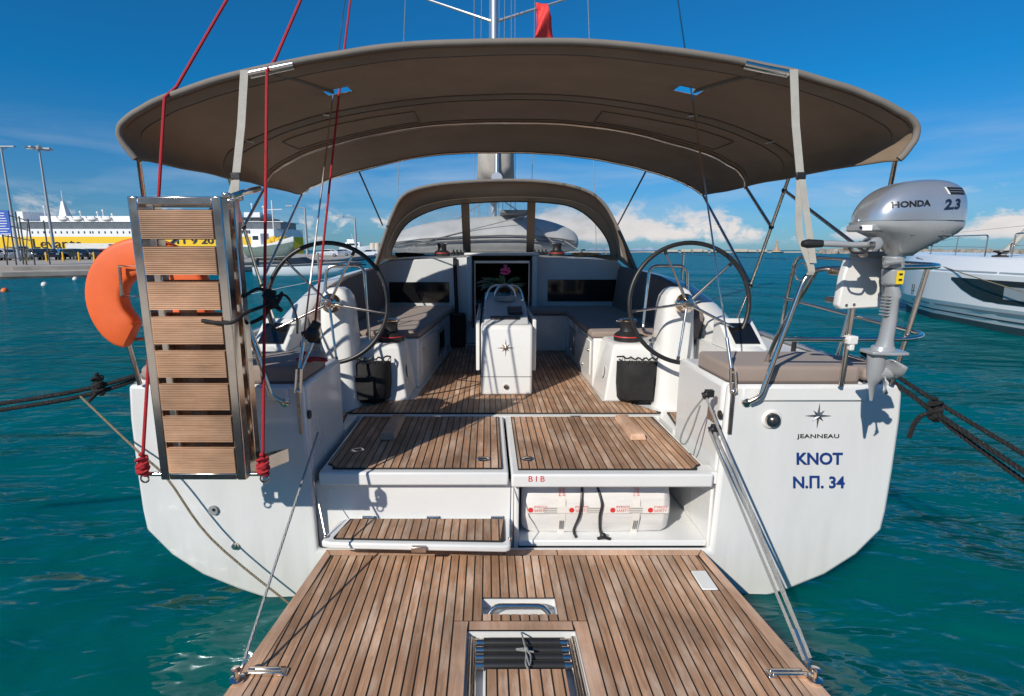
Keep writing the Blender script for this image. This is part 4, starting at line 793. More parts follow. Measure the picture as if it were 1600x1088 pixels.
# ---- transom fittings, nameplate and lettering
def onT(px, py, d=0.0): return atY(px, py, 2.7985 - d)
def disc(name, p, r, m, parent=tr, depth=0.012, seg=24): return MB().lathe([(r * 0.96, 0), (r, depth * 0.4), (r * 0.9, depth), (0.001, depth * 1.05)], p, seg, Matrix.Rotation(R(90), 3, 'X')).build(name, m, parent)
p = onT(1205, 655)
disc('shower_rim', p, 0.055, 'gelcoat', depth=0.010); disc('shower_cap', p - V(0, 0.010, 0), 0.043, 'steel', depth=0.016); disc('shower_button', p - V(0, 0.027, 0), 0.016, 'steel_dull')
disc('outlet', onT(334, 797), 0.030, 'grey_plastic'); disc('outlet_hole', onT(334, 797, 0.0125), 0.010, 'ink_black', depth=0.002)
p = onT(368, 853); disc('valve', p, 0.022, 'steel'); MB().ball(p + V(0, -0.02, 0.012), 0.013, 10, 6).build('valve_cap', 'steel_dull', tr)
def star(name, c, r, parent, m='motor_dark'):
    pts = []; 
    for k in range(16):
        a = math.pi * k / 8 + math.pi / 2; rr_ = (r if k % 4 == 0 else r * 0.60 if k % 2 == 0 else r * 0.235)
        pts.append(c + V(math.cos(a) * rr_, 0, math.sin(a) * rr_))
    MB().add(pts + [c + V(0, -0.010, 0)] + [q + V(0, 0.003, 0) for q in pts], [(k, (k + 1) % 16, 16) for k in range(16)] + [(k, (k + 1) % 16, 17 + (k + 1) % 16, 17 + k) for k in range(16)]).build(name, m, parent, smooth=False)
mat('star_metal', (0.20, 0.22, 0.25), 0.25, 0.8)
star('star_emblem', onT(1279, 650, 0.003), 0.072, tr, 'star_metal')
text_mesh('maker_name', 'JEANNEAU', 0.033, 'ink_black', tr, onT(1279, 682, 0.0012), (1, 0, 0), (-0.115, 0, 1), 0.001, bold=0.0004, sx=1.42, spacing=1.05)
text_mesh('boat_name', 'KNOT', 0.098, 'ink_blue', tr, onT(1280, 718, 0.0012), (1, 0, 0), (-0.115, 0, 1), 0.001, bold=0.0028, sx=0.94)
text_mesh('port_number', 'N.\u03a0. 34', 0.098, 'ink_blue', tr, onT(1279, 755, 0.0012), (1, 0, 0), (-0.115, 0, 1), 0.001, bold=0.0028, sx=0.94)
MB().box(V(1.168, 2.98, 1.075), (0.006, 0.10, 0.075)).build('maker_plate', 'steel_dull', yacht, bevel=0.002)
for (q, y) in (((1107, 652), 2.9),): pass
for sx in (1, -1):
    MB().lathe([(0.026, 0), (0.024, 0.008), (0.001, 0.009)], V(sx * 1.170, 2.865, 1.11), 16, Matrix.Rotation(R(-90 * sx), 3, 'Y')).build('plug', 'black_rubber', yacht)
    # chainplate straps and split backstay
    cp = V(sx * 1.195, 2.79, 1.30)
    MB().box(V(sx * 1.195, 2.793, 1.17), (0.022, 0.012, 0.30)).build('chainplate', 'steel_dull', yacht, bevel=0.004)
    MB().tube([cp + V(0.014, -0.005, -0.04), cp + V(0.012 - 0.01 * sx, 0.01, 0.09)], 0.007, 8).tube([cp + V(-0.014, -0.005, -0.04), cp + V(-0.012 - 0.01 * sx, 0.01, 0.09)], 0.007, 8).ball(cp + V(0, -0.004, -0.03), 0.016, 10, 6).build('toggle', 'steel', yacht)
    top = V(-0.05, 9.42, 19.2); d = (top - cp)
    MB().tube([cp + d * 0.005, cp + d * 0.014], 0.010, 10).build('turnbuckle', 'steel', yacht)
    MB().tube([cp + d * 0.012, cp + d * 0.30, top], 0.0055, 6).build('backstay', 'steel', yacht)

# ---- helm consoles, wheels and grab rails
def wheel(sx):
    c = V(sx * 1.345, 3.90, 1.640); hd = holder('steering_wheel', yacht, c)
    T = Matrix.Rotation(R(-7), 3, 'X')
    rot0 = R(14 if sx > 0 else -8); rad = 0.446
    ring = [c + T @ V(math.cos(2 * math.pi * k / 64) * rad, 0, math.sin(2 * math.pi * k / 64) * rad) for k in range(64)]
    MB().tube(ring, 0.0165, 12, closed=True).build('rim', 'black_rubber', hd)
    for k in range(5):
        a = rot0 + math.pi / 2 + 2 * math.pi * k / 5 + (R(12) if sx > 0 else R(-20))
        dirv = T @ V(math.cos(a), 0, math.sin(a))
        MB().tube([c + T @ V(0, 0.035, 0) + dirv * 0.03, c + dirv * rad * 0.55 + T @ V(0, 0.012, 0), c + dirv * (rad - 0.012)], [0.011, 0.010, 0.009], 10).build('spoke', 'steel', hd)
        MB().tube([c + dirv * (rad - 0.045), c + dirv * (rad - 0.008)], 0.0125, 8).build('spoke_socket', 'black_rubber', hd)
    Mx = T @ Matrix.Rotation(R(90), 3, 'X')
    MB().lathe([(0.070, -0.11), (0.075, -0.06), (0.055, -0.045), (0.045, -0.02), (0.042, 0.0), (0.034, 0.012), (0.030, 0.028), (0.001, 0.030)], c + V(0, 0.02, 0), 24, Mx).build('hub', 'steel', hd)
    MB().lathe([(0.022, 0), (0.02, 0.004), (0.001, 0.005)], c + Mx @ V(0, 0, 0.011) + V(0, -0.0, 0.0) - V(0, 0.0, 0), 18, Mx).build('hub_cap', 'steel', hd)
for sx in (1, -1):
    rr = []
    for (zz, hw, y0, y1) in [(0.775, 0.165, 4.02, 4.44), (1.10, 0.148, 4.05, 4.42), (1.45, 0.128, 4.08, 4.40), (1.60, 0.122, 4.09, 4.38), (1.67, 0.110, 4.10, 4.36), (1.715, 0.082, 4.115, 4.33), (1.737, 0.045, 4.14, 4.30)]:
        ring = []
        for k in range(20):
            a = 2 * math.pi * (k + 0.5) / 20; ca, sa = math.cos(a), math.sin(a)
            ex = math.copysign(abs(ca) ** 0.45, ca); ey = math.copysign(abs(sa) ** 0.45, sa)
            ring.append(V(sx * 1.357 + ex * hw, (y0 + y1) / 2 + ey * (y1 - y0) / 2, zz))
        rr.append(ring)
    con = MB().loft(rr).build('helm_console', 'gelcoat', yacht, angle=50)
    wheel(sx)
    MB().tube(fillet([V(sx * 1.345 - 0.165, 4.17, 1.36), V(sx * 1.345 - 0.20, 4.36, 1.36), V(sx * 1.345 - 0.15, 4.42, 1.90), V(sx * 1.345 + 0.16, 4.42, 1.90), V(sx * 1.345 + 0.19, 4.38, 1.28)], 0.07), 0.0135, 10).build('grab_rail', 'steel', yacht)
    # engine panel pod outboard of the wheel
    pod = MB().prism([(3.72, 1.30), (4.05, 1.30), (4.05, 1.50), (3.98, 1.52), (3.70, 1.33)], min(sx * 1.60, sx * 1.86), max(sx * 1.60, sx * 1.86), 'x').build('panel_pod', 'gelcoat', yacht, bevel=0.012)
    nrm = V(0, -0.19, 0.28).normalized()
    MB().box(V(sx * 1.73, 3.832, 1.423) + nrm * 0.004, (0.18, 0.22, 0.012), Matrix.Rotation(math.atan2(0.19, 0.28), 3, 'X')).build('panel_screen', 'black_gloss', pod, bevel=0.004)
    MB().tube(catmull([V(sx * 1.98, 3.60, 1.31), V(sx * 1.97, 3.58, 1.40), V(sx * 1.94, 3.52, 1.44)], 4), 0.016, 8).build('throttle_lever' if sx > 0 else 'cleat', 'black_rubber', yacht)

# ---- winch pods, benches, coaming backs
def winch(c, s=1.0, parent=yacht, name='winch'):
    prof = [(0.112, 0), (0.115, 0.012), (0.112, 0.05), (0.098, 0.065), (0.066, 0.085), (0.060, 0.11), (0.062, 0.15), (0.074, 0.168), (0.078, 0.178), (0.060, 0.186), (0.001, 0.19)]
    o = MB().lathe([(r_ * s, h * s) for r_, h in prof], c, 28).build(name, 'black_rubber', parent)
    MB().lathe([(0.1135 * s, 0.038 * s), (0.1155 * s, 0.041 * s), (0.1135 * s, 0.046 * s)], c, 28).build('red_band', 'ink_red', o)
    MB().lathe([(0.079 * s, 0.172 * s), (0.080 * s, 0.18 * s), (0.064 * s, 0.192 * s), (0.030 * s, 0.195 * s), (0.024 * s, 0.186 * s), (0.001, 0.186 * s)], c, 28).build('self_tailer', 'steel', o)
    MB().box(Vector(c) + V(-0.085, -0.02, 0.172) * s, (0.04 * s, 0.02 * s, 0.014 * s)).build('feeder_arm', 'steel', o, bevel=0.003)
    return o
for sx in (1, -1):
    rr = []
    for (zz, xi, y0) in [(0.774, 0.825, 4.255), (1.02, 0.860, 4.275), (1.235, 0.890, 4.29), (1.262, 0.915, 4.315)]:
        rr.append([V(sx * xi, y0, zz), V(sx * 1.60, y0, zz), V(sx * 1.60, 4.72, zz), V(sx * (xi - 0.01), 4.72, zz)])
    podw = MB().loft(rr).build('winch_pod', 'gelcoat', yacht, bevel=0.022, bseg=3)
    winch(V(sx * 1.05, 4.47, 1.262) if sx > 0 else V(-0.99, 4.47, 1.262))
    MB().lathe([(0.05, 0), (0.055, 0.004), (0.03, 0.008), (0.001, 0.005)], V(sx * 0.843, 4.43, 1.0), 18, Matrix.Rotation(R(-84 * sx), 3, 'Y')).build('speaker', 'white_plastic', podw)
    if sx > 0: bp = [(0.815, 4.725), (0.83, 6.50), (0.28, 6.50), (0.28, 7.035), (1.60, 7.035), (1.60, 4.725)]
    else: bp = [(-0.79, 4.725), (-0.615, 7.035), (-1.60, 7.035), (-1.60, 4.725)]
    bench = slab(yacht, bp, 0.7745, 1.235, 'gelcoat', 'bench', 0.015)
    # locker door and port light in the bench face
    def face(y, zz, out=0.0):
        if sx > 0: return V(0.815 + (y - 4.725) * 0.0085 - out, y, zz)
        return V(-0.79 + (y - 4.725) * 0.0757 + out, y, zz)
    def panel(y0, y1, z0, z1, t, m, nm, bev=0.006):
        a, b = face(y0, z0), face(y1, z0); n = V(-1, 0, 0) if sx > 0 else V(1, -0.075, 0).normalized()
        q = [a, b, V(b.x, b.y, z1), V(a.x, a.y, z1)]
        return MB().add([v - n * 0.003 for v in q] + [v + n * t for v in q], [(0, 1, 2, 3), (4, 5, 6, 7), (0, 1, 5, 4), (1, 2, 6, 5), (2, 3, 7, 6), (3, 0, 4, 7)]).build(nm, m, bench, bevel=bev)
    panel(4.85, 5.55, 0.86, 1.19, 0.010, 'gelcoat', 'locker_door')
    panel(5.78, 6.20, 0.86, 1.15, 0.012, 'grey_plastic', 'portlight_frame', 0.02)
    panel(5.83, 6.15, 0.90, 1.11, 0.014, 'black_gloss', 'portlight')
    for y in (4.9, 5.2): MB().ball(face(y, 1.10 if y < 5 else 0.90, 0.014), 0.016, 10, 6).build('door_catch', 'steel_dull', bench)

# ---- cabin bulkhead, companionway, coachroof
BY = 7.05
bk = MB()
zt = 1.94
bk.prism([(-1.62, 0.775), (-0.36, 0.775), (-0.36, zt), (-1.50, zt - 0.05), (-1.66, 1.80)], BY, BY + 0.05, 'y')
bk.prism([(0.43, 0.775), (1.62, 0.775), (1.66, 1.80), (1.56, zt - 0.05), (0.43, zt)], BY, BY + 0.05, 'y')
bk.prism([(-0.36, 0.775), (0.43, 0.775), (0.43, 1.10), (-0.36, 1.10)], BY + 0.001, BY + 0.049, 'y')
bulk = bk.build('cabin_bulkhead', 'gelcoat_grey', yacht, bevel=0.012)
MB().bb(-0.43, -0.362, BY - 0.10, BY + 0.3, 1.09, 1.955).build('companionway_side', 'gelcoat_grey', bulk, bevel=0.01)
MB().bb(0.432, 0.50, BY - 0.10, BY + 0.3, 1.09, 1.955).build('companionway_side', 'gelcoat_grey', bulk, bevel=0.01)
for x in (-0.345, 0.415): MB().bb(x - 0.014, x + 0.014, BY - 0.06, BY - 0.03, 1.0, 1.90).build('washboard_track', 'black_rubber', bulk); 
for x in (-0.322, 0.392): MB().bb(x - 0.005, x + 0.005, BY - 0.058, BY - 0.048, 1.0, 1.86).build('track_edge', 'aluminium', bulk)
MB().bb(-0.46, 0.53, BY - 0.11, BY + 0.9, 1.957, 1.995).build('sliding_hatch', 'gelcoat_grey', bulk, bevel=0.012)
MB().bb(-0.36, 0.43, BY - 0.02, BY + 0.02, 1.86, 1.89).build('hatch_bar', 'aluminium', bulk)
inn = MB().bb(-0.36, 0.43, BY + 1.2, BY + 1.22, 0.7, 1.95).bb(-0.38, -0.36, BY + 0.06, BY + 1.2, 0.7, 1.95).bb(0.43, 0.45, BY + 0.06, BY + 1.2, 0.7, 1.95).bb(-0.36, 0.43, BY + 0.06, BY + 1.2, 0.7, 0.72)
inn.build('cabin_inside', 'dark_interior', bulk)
for (q0, q1) in (((608, 441), (702, 473)), ((856, 437), (961, 471))):
    a = atY(*q0, BY); b = atY(*q1, BY)
    MB().bb(a.x, b.x, BY - 0.012, BY + 0.004, b.z + 0.0, a.z).build('cabin_window', 'black_gloss', bulk, bevel=0.004)
for x in (-0.60, -0.575): MB().tube(fillet([V(x, BY - 0.03, 1.93), V(x, BY - 0.04, 1.85), V(x + 0.02, BY - 0.05, 1.2)], 0.05), 0.012, 8).build('hanging_line', 'rope_black', yacht)
rr = []
for (y, hw, zz) in [(BY + 0.051, 1.60, 1.93), (8.2, 1.55, 1.96), (9.5, 1.35, 1.93), (11.0, 0.9, 1.78), (12.0, 0.5, 1.55)]:
    rr.append([V(-hw - 0.12, y, 1.30), V(-hw, y, zz - 0.12), V(-hw + 0.14, y, zz - 0.03), V(0, y, zz + 0.03), V(hw - 0.14, y, zz - 0.03), V(hw, y, zz - 0.12), V(hw + 0.12, y, 1.30)])
MB().loft(rr, caps=False).build('coachroof', 'gelcoat', yacht, angle=60)
for (px_, zz) in ((691, 1.955), (870, 1.955)):
    p = atY(px_, 400, 7.35); winch(V(p.x, 7.35, 1.95), 0.95)
    for k in range(4):
        bx_ = p.x + (0.16 + 0.05 * k) * (1 if p.x < 0 else -1)
        MB().box(V(bx_, 7.3, 1.985), (0.038, 0.12, 0.05)).box(V(bx_, 7.25, 2.015), (0.022, 0.09, 0.02), Matrix.Rotation(R(20), 3, 'X')).build('rope_clutch', 'black_rubber', yacht, bevel=0.006)
for (x0, s) in ((-1.25, 1), (1.22, -1)):            # line bundles heaped on the coachroof
    pts = []
    for k in range(60):
        a = k * 0.9; pts.append(V(x0 + 0.16 * math.cos(a) * (1 + 0.3 * math.sin(k * 1.7)), 7.45 + 0.07 * math.sin(a * 1.3), 1.93 + 0.02 + 0.03 * (k / 60) + 0.01 * math.sin(k)))
    MB().tube(catmull(pts, 3), 0.010, 5).build('line_bundle', 'rope_black', yacht)

# ---- cockpit table with the instrument end
tb = holder('cockpit_table', yacht, (0, 4.42, SOLE))
MB().prism([(4.420, 0.7865), (6.05, 0.7865), (6.05, 1.40), (4.45, 1.40), (4.428, 1.36)], -0.212, 0.232, 'x').build('table_body', 'gelcoat', tb, bevel=0.022, bseg=3)
MB().bb(-0.213, 0.233, 4.417, 4.45, 0.952, 0.955).build('panel_seam', 'ink_grey', tb)
MB().prism([(4.47, 1.402), (6.05, 1.402), (6.05, 1.555), (5.30, 1.555), (5.05, 1.545), (4.58, 1.430)], -0.185, 0.205, 'x').build('instrument_housing', 'gelcoat_grey', tb, bevel=0.02, bseg=3)
sl = math.atan2(0.115, 0.47); T = Matrix.Rotation(sl, 3, 'X')
def onS(x, t, h): return V(x, 4.58, 1.430) + T @ V(0, t, h)
MB().box(onS(0.095, 0.20, 0.012), (0.135, 0.20, 0.025), T).build('plotter_cover', 'black_rubber', tb, bevel=0.012)
text_mesh('plotter_name', 'Raymarine', 0.022, 'ink_white', tb, onS(0.095, 0.265, 0.0252), (1, 0, 0), T @ V(0, 1, 0), 0.0005)
MB().box(onS(0.0, 0.03, 0.004), (0.26, 0.07, 0.014), T).build('switch_panel', 'ink_black', tb, bevel=0.003)
cpt = V(0.012, 5.10, 1.548)
MB().lathe([(0.10, 0), (0.105, 0.02), (0.10, 0.05), (0.085, 0.058), (0.078, 0.05)], cpt, 28).build('compass_base', 'grey_plastic', tb)
MB().lathe([(0.084, 0.05), (0.080, 0.085), (0.060, 0.12), (0.03, 0.137), (0.001, 0.14)], cpt, 24).build('compass_dome', 'black_gloss', tb)
arch = [cpt + V(math.cos(math.pi * k / 16) * 0.098, -0.02, 0.04 + math.sin(math.pi * k / 16) * 0.115) for k in range(17)]
MB().tube(arch, 0.010, 8).build('compass_hood', 'aluminium', tb)
MB().tube(fillet([V(-0.17, 5.22, 1.54), V(-0.13, 5.24, 1.685), V(0.16, 5.24, 1.685), V(0.20, 5.22, 1.54)], 0.09), 0.0125, 10).build('table_rail', 'steel', tb)
for sx in (1, -1):
    x = 0.262 if sx > 0 else -0.242
    MB().bb(x - 0.016, x + 0.016, 4.60, 6.0, 0.965, 1.425).build('table_leaf', 'gelcoat', tb, bevel=0.008)
star('star_emblem', V(0.0, 4.423, 1.205), 0.078, tb, 'steel_dull')
disc('drawer_lock', V(0.005, 4.418, 0.865), 0.023, 'steel', tb)

# ---- pushpits
def pp(*a): return atY(*a)
for sx in (1, -1):
    pu = holder('pushpit', yacht, (sx * 1.9, 2.85, 1.30))
    m_ = (lambda q: q) if sx > 0 else mir
    def tb_(nm, pts, r=0.0135, fil=0.08): return MB().tube(fillet([m_(Vector(q)) for q in pts], fil), r, 12).build(nm, 'steel', pu)
    inner = [V(1.275, 2.765, 1.215), V(1.325, 2.75, 1.25), V(1.50, 2.74, 1.935), V(2.13, 2.72, 1.945), V(2.235, 2.80, 1.95), V(2.19, 4.05, 1.985), V(2.16, 4.12, 1.335)]
    tb_('top_rail', inner, 0.0135, 0.09)
    tb_('mid_rail', [V(1.405, 2.745, 1.565), V(2.08, 2.72, 1.57), V(2.215, 2.80, 1.58), V(2.17, 4.10, 1.66)], 0.0125, 0.10)
    tb_('post', [V(1.76, 2.735, 1.945), V(1.76, 2.76, 1.305)], 0.0125)
    tb_('post', [V(2.11, 2.73, 1.945), V(2.06, 2.79, 1.305)], 0.0125)
    tb_('post', [V(2.21, 3.35, 1.965), V(2.12, 3.35, 1.325)], 0.0125)
    tb_('inner_post', [V(1.56, 2.755, 1.935), V(1.48, 3.10, 1.65), V(1.45, 3.12, 1.31)][:1] + [V(1.47, 2.90, 1.57), V(1.43, 2.97, 1.305)], 0.0115)
    MB().lathe([(0.028, 0), (0.026, 0.008), (0.016, 0.014), (0.001, 0.015)], m_(V(1.275, 2.797, 1.205)), 16, Matrix.Rotation(R(90), 3, 'X')).build('rail_foot', 'steel', pu)
    MB().tube([m_(V(1.465, 2.735, 1.90)) + V(0.032 * math.cos(a * 0.5), 0, 0.045 * math.sin(a * 0.5) + 0.02) for a in range(12)], 0.004, 6).build('rail_loop', 'steel', pu)
    # lifelines and stanchions
    for (zz, y) in ((1.96, 0), (1.66, 0)):
        MB().tube([m_(V(2.185, 4.1, zz)), m_(V(2.16, 6.3, zz + 0.02)), m_(V(1.95, 9.5, zz + 0.06))], 0.0035, 5).build('lifeline', 'steel', yacht)
    for (x, y) in ((2.16, 6.3), (1.95, 9.5)): MB().tube([m_(V(x, y, 1.33)), m_(V(x, y, 2.0))], 0.0125, 8).build('stanchion', 'steel', yacht)
# ---- bimini
YR, YF = 2.80, 5.73
hrear = [(0, 3.030), (.5, 3.018), (.9, 2.975), (1.3, 2.908), (1.62, 2.830), (1.86, 2.745), (2.0, 2.668), (2.03, 2.59), (1.975, 2.495)]
hfront = [(0, 3.015), (.5, 3.0), (.95, 2.948), (1.3, 2.880), (1.55, 2.815), (1.75, 2.752), (1.9, 2.695), (2.0, 2.648), (2.07, 2.595)]
hfront = [(a_ * 1.022, 2.03 + (b_ - 2.03) * 1.024) for a_, b_ in hfront]
def prof(h, t):
    k = min(int(t * 8), 7); f = t * 8 - k
    p0 = h[max(k - 1, 0)]; p1 = h[k]; p2 = h[k + 1]; p3 = h[min(k + 2, 8)]
    if k == 0: p0 = (-h[1][0], h[1][1])
    return [0.5 * (2 * p1[i] + (p2[i] - p0[i]) * f + (2 * p0[i] - 5 * p1[i] + 4 * p2[i] - p3[i]) * f * f + (3 * p1[i] - p0[i] - 3 * p2[i] + p3[i]) * f ** 3) for i in (0, 1)]
ARV = [0.0, 0.40, 0.645, 1.0]
def bim(u, v, dz=0.0):
    s = 1 if u >= 0 else -1; t = abs(u)
    a, b = prof(hrear, t), prof(hfront, t)
    x = a[0] + (b[0] - a[0]) * v; zz = a[1] + (b[1] - a[1]) * v
    crown = 0.075 * math.sin(math.pi * min(1, v * 1.0)) ** 0.8 if 0 < v < 1 else 0
    zz += crown * (1 - t ** 2.2)
    for i in range(3):
        if ARV[i] <= v <= ARV[i + 1]:
            q = (v - ARV[i]) / (ARV[i + 1] - ARV[i]); sag = math.sin(math.pi * q)
            zz -= 0.020 * sag * (1 - t ** 3); x -= 0.035 * sag * max(0, t - 0.72) / 0.28
    n_ = mnoise.noise(V(u * 5.0, v * 4.0, 3.3)) * 0.012 + mnoise.noise(V(u * 14, v * 7, 1.3)) * 0.010 * (0.25 + t ** 2) + (0.006 * math.sin(u * 38 + 6 * v) * max(0, t - 0.6) if v > 0.03 else 0)
    y = YR + (YF - YR) * v + (0.05 * t ** 3 if v < 0.02 else 0)
    return V(s * x, y, zz + n_ + dz)
bi = holder('bimini', yacht, (0, 3.7, 2.4))
NU, NV = 88, 48
g = [[bim(-1 + 2 * i / NU, j / NV) for i in range(NU + 1)] for j in range(NV + 1)]
holes = []
for sx in (1, -1):
    cp = V(sx * 1.195, 2.79, 1.30); d = V(-0.05, 9.42, 19.2) - cp
    best = min(((abs((cp + d * ((g[j][i].z - cp.z) / d.z)).x - g[j][i].x) + abs((cp + d * ((g[j][i].z - cp.z) / d.z)).y - g[j][i].y)), j, i) for j in range(NV) for i in range(NU))
    holes.append(V(*g[best[1]][best[2]]))
mb = MB(); vv = [p for r_ in g for p in r_]; ff = []
for j in range(NV):
    for i in range(NU):
        c = (g[j][i] + g[j + 1][i + 1]) / 2
        if any((c - h).length < 0.055 for h in holes): continue
        ff.append((j * (NU + 1) + i, j * (NU + 1) + i + 1, (j + 1) * (NU + 1) + i + 1, (j + 1) * (NU + 1) + i))
can = mb.add(vv, ff).build('canopy', 'canvas', bi, angle=70)
md = can.modifiers.new('thick', 'SOLIDIFY'); md.thickness = 0.003
us = [-1 + 2 * i / 96 for i in range(97)]
MB().tube([bim(u, 0.0, 0.002) for u in us], 0.017, 10).build('rear_hem', 'canvas_trim', bi)
MB().tube([bim(u, 1.0, 0.0) for u in us], 0.014, 8).build('front_hem', 'canvas', bi)
for s in (1, -1): MB().tube([bim(s, v / 20.0, 0.0) for v in range(21)], 0.008, 6).build('side_hem', 'canvas', bi)
def strip(v0, v1, dz, m, nm, u0=-0.97, u1=0.97, n=60):
    r0 = [bim(u0 + (u1 - u0) * i / n, v0, dz) for i in range(n + 1)]; r1 = [bim(u0 + (u1 - u0) * i / n, (v0 + v1) / 2, dz - 0.012) for i in range(n + 1)]; r2 = [bim(u0 + (u1 - u0) * i / n, v1, dz) for i in range(n + 1)]
    k = n + 1
    return MB().add(r0 + r1 + r2, [(i, i + 1, k + i + 1, k + i) for i in range(n)] + [(k + i, k + i + 1, 2 * k + i + 1, 2 * k + i) for i in range(n)]).build(nm, m, bi, angle=80)
strip(0.38, 0.42, -0.008, 'canvas', 'arch_pocket')
strip(0.012, 0.058, -0.010, 'canvas', 'arch_pocket', -0.93, 0.93)
for (v_, u_) in ((0.062, 0.93), (0.375, 0.97), (0.425, 0.97), (0.62, 0.9)): MB().tube([bim(-u_ + 2 * u_ * k / 70, v_, -0.007) for k in range(71)], 0.0045, 5).build('seam', 'piping', bi)
for (a, b) in ((-0.55, -0.18), (0.18, 0.55)):        # zipped flap outlines
    q = [bim(a + (b - a) * t / 14, 0.47, -0.010) for t in range(15)] + [bim(b, 0.47 + 0.12 * t / 5, -0.010) for t in range(6)] + [bim(b - (b - a) * t / 14, 0.59, -0.010) for t in range(15)] + [bim(a, 0.59 - 0.12 * t / 5, -0.010) for t in range(6)]
    MB().tube(q, 0.004, 5).build('zip_seam', 'piping', bi)
for (u, v) in ((-0.62, 0.37), (-0.36, 0.37), (0.36, 0.37), (0.62, 0.37)):
    p = bim(u, v, -0.022); MB().box(p, (0.055, 0.03, 0.004), Matrix.Rotation(-0.35 * u, 3, 'Y')).build('pocket_tag', 'white_plastic', bi)
for (u, px_) in ((-0.350, 0), (0.350, 0)):             # bare tube showing through the hem gap and the tape to the backstay hole
    pa = [bim(u + k * 0.012, 0.0, -0.010) for k in range(-3, 4)]
    MB().tube(pa, 0.0215, 10).build('bare_tube', 'steel', bi)
    h = holes[0] if u > 0 else holes[1]
    p0 = bim(u, 0.02, -0.012); MB().tube([p0, (p0 + h) / 2 + V(0, 0, -0.002), h + V(0.02 if u > 0 else -0.02, -0.03, -0.014)], 0.013, 8, flat=0.5).build('edge_tape', 'canvas_trim', bi)
def legs(sx):
    m_ = (lambda q: Vector(q)) if sx > 0 else mir
    hinge = V(2.08, 4.48, 1.74)
    def t_(nm, pts, r=0.0125, mm='steel'): MB().tube([m_(q) for q in pts], r, 10).build(nm, mm, bi)
    e = lambda v: bim(0.985, v, -0.01)
    t_('main_leg', [e(0.40), hinge, V(2.05, 4.60, 1.45), V(2.04, 4.62, 1.32)])
    t_('front_leg', [bim(0.985, 0.995, -0.012), hinge + V(0, 0.03, 0.03)])
    a3 = e(0.645); ml = e(0.40).lerp(hinge, 0.42); t_('secondary_leg', [a3, ml])
    t_('rear_leg', [e(0.01), V(2.12, 3.12, 1.962)])
    t_('brace', [e(0.40).lerp(hinge, 0.10), V(2.10, 3.06, 1.958)], 0.011)
    for q in (ml, hinge, e(0.40).lerp(hinge, 0.10)): MB().ball(m_(q), 0.020, 10, 6).build('jaw_slide', 'black_rubber', bi)
for sx in (1, -1): legs(sx)
MB().tube([bim(u, 0.645, -0.022) for u in us], 0.0125, 10).build('arch_tube', 'steel', bi)
MB().tube([bim(u, 0.995, -0.012) for u in us], 0.0125, 8).build('arch_tube', 'steel', bi)
def webbing(pts, wd, nm, parent, m='strap_grey', t=0.0025, wx=V(1, 0, 0)):
    L_ = []
    for i, p in enumerate(pts):
        a = wx if not isinstance(wx, list) else wx[i]
        L_.append([Vector(p) - a * wd / 2, Vector(p) + a * wd / 2, Vector(p) + a * wd / 2 + V(0, t, 0), Vector(p) - a * wd / 2 + V(0, t, 0)])
    return MB().loft(L_).build(nm, m, parent, angle=60)
for sx in (1, -1):
    u = 0.392 * sx; top = bim(u, 0.0, -0.005); bot = V(sx * 1.50, 2.735, 1.945)
    buckle = top.lerp(bot, 0.52)
    sl = [top + V(0, -0.022, 0.01), top.lerp(buckle, 0.5), buckle]
    webbing(sl, 0.040, 'hold_down_strap', bi)
    MB().box(buckle + V(0, -0.004, 0), (0.05, 0.010, 0.035)).build('strap_buckle', 'black_rubber', bi, bevel=0.004)
    tw = [buckle, buckle.lerp(bot, 0.3) + V(-0.02, 0, 0), buckle.lerp(bot, 0.65) + V(-0.03, 0, 0), bot + V(0, -0.02, 0.0), bot + V(0, -0.018, -0.04)]
    webbing(catmull(tw, 5), 0.036, 'hold_down_strap', bi)
    webbing(catmull([buckle + V(0.004, -0.004, 0), buckle.lerp(bot, 0.45) + V(0.012, -0.006, 0), bot + V(0.006, -0.026, 0.02)], 6), 0.034, 'hold_down_strap', bi)

# ---- sprayhood
PY0, PZ0 = 8.15, 1.955; PY1, PZ1 = 7.55, 2.62
def onW(px, py, out=0.0):
    d = ray(px, py); n = V(0, -(PZ1 - PZ0), (PY1 - PY0)); 
    t = n.dot(V(0, PY0, PZ0) - CAM) / n.dot(d); q = CAM + d * t
    return q - n.normalized() * (-out)
dg = holder('sprayhood', yacht, (0, 7.3, 1.9))
rearp = [(583, 424), (598, 378), (612, 338), (630, 306), (665, 292), (720, 285), (800, 282), (865, 286), (915, 298), (943, 318), (965, 356), (998, 430)]
outp = [(603, 404), (606, 383), (622, 350), (650, 326), (690, 314), (740, 309), (800, 307), (860, 309), (905, 317), (940, 338), (958, 368), (964, 404)]
winp = [(612, 400), (614, 386), (632, 354), (660, 335), (700, 322), (745, 317), (800, 315), (855, 317), (895, 324), (925, 344), (948, 374), (955, 400)]
ra = catmull([atY(a, b, 6.68) for a, b in rearp], 4); fo = catmull([onW(a, b) for a, b in outp], 4); wi = catmull([onW(a, b, 0.004) for a, b in winp], 4)
mid = [(a + b) / 2 + V(0, 0, 0.045 * math.sin(math.pi * i / (len(ra) - 1)) ** 0.5) for i, (a, b) in enumerate(zip(ra, fo))]
o = MB().loft([ra, mid, fo], closed=False).build('hood_canvas', 'canvas', dg, angle=60)
md = o.modifiers.new('thick', 'SOLIDIFY'); md.thickness = 0.003
MB().loft([[p + V(0, 0.004, 0) for p in fo], [p + V(0, 0.004, 0) for p in wi]], closed=False).build('window_surround', 'canvas', dg)
MB().tube(ra, 0.020, 8).build('hood_edge', 'canvas_trim', dg); MB().tube(wi, 0.008, 6).build('window_bead', 'piping', dg)
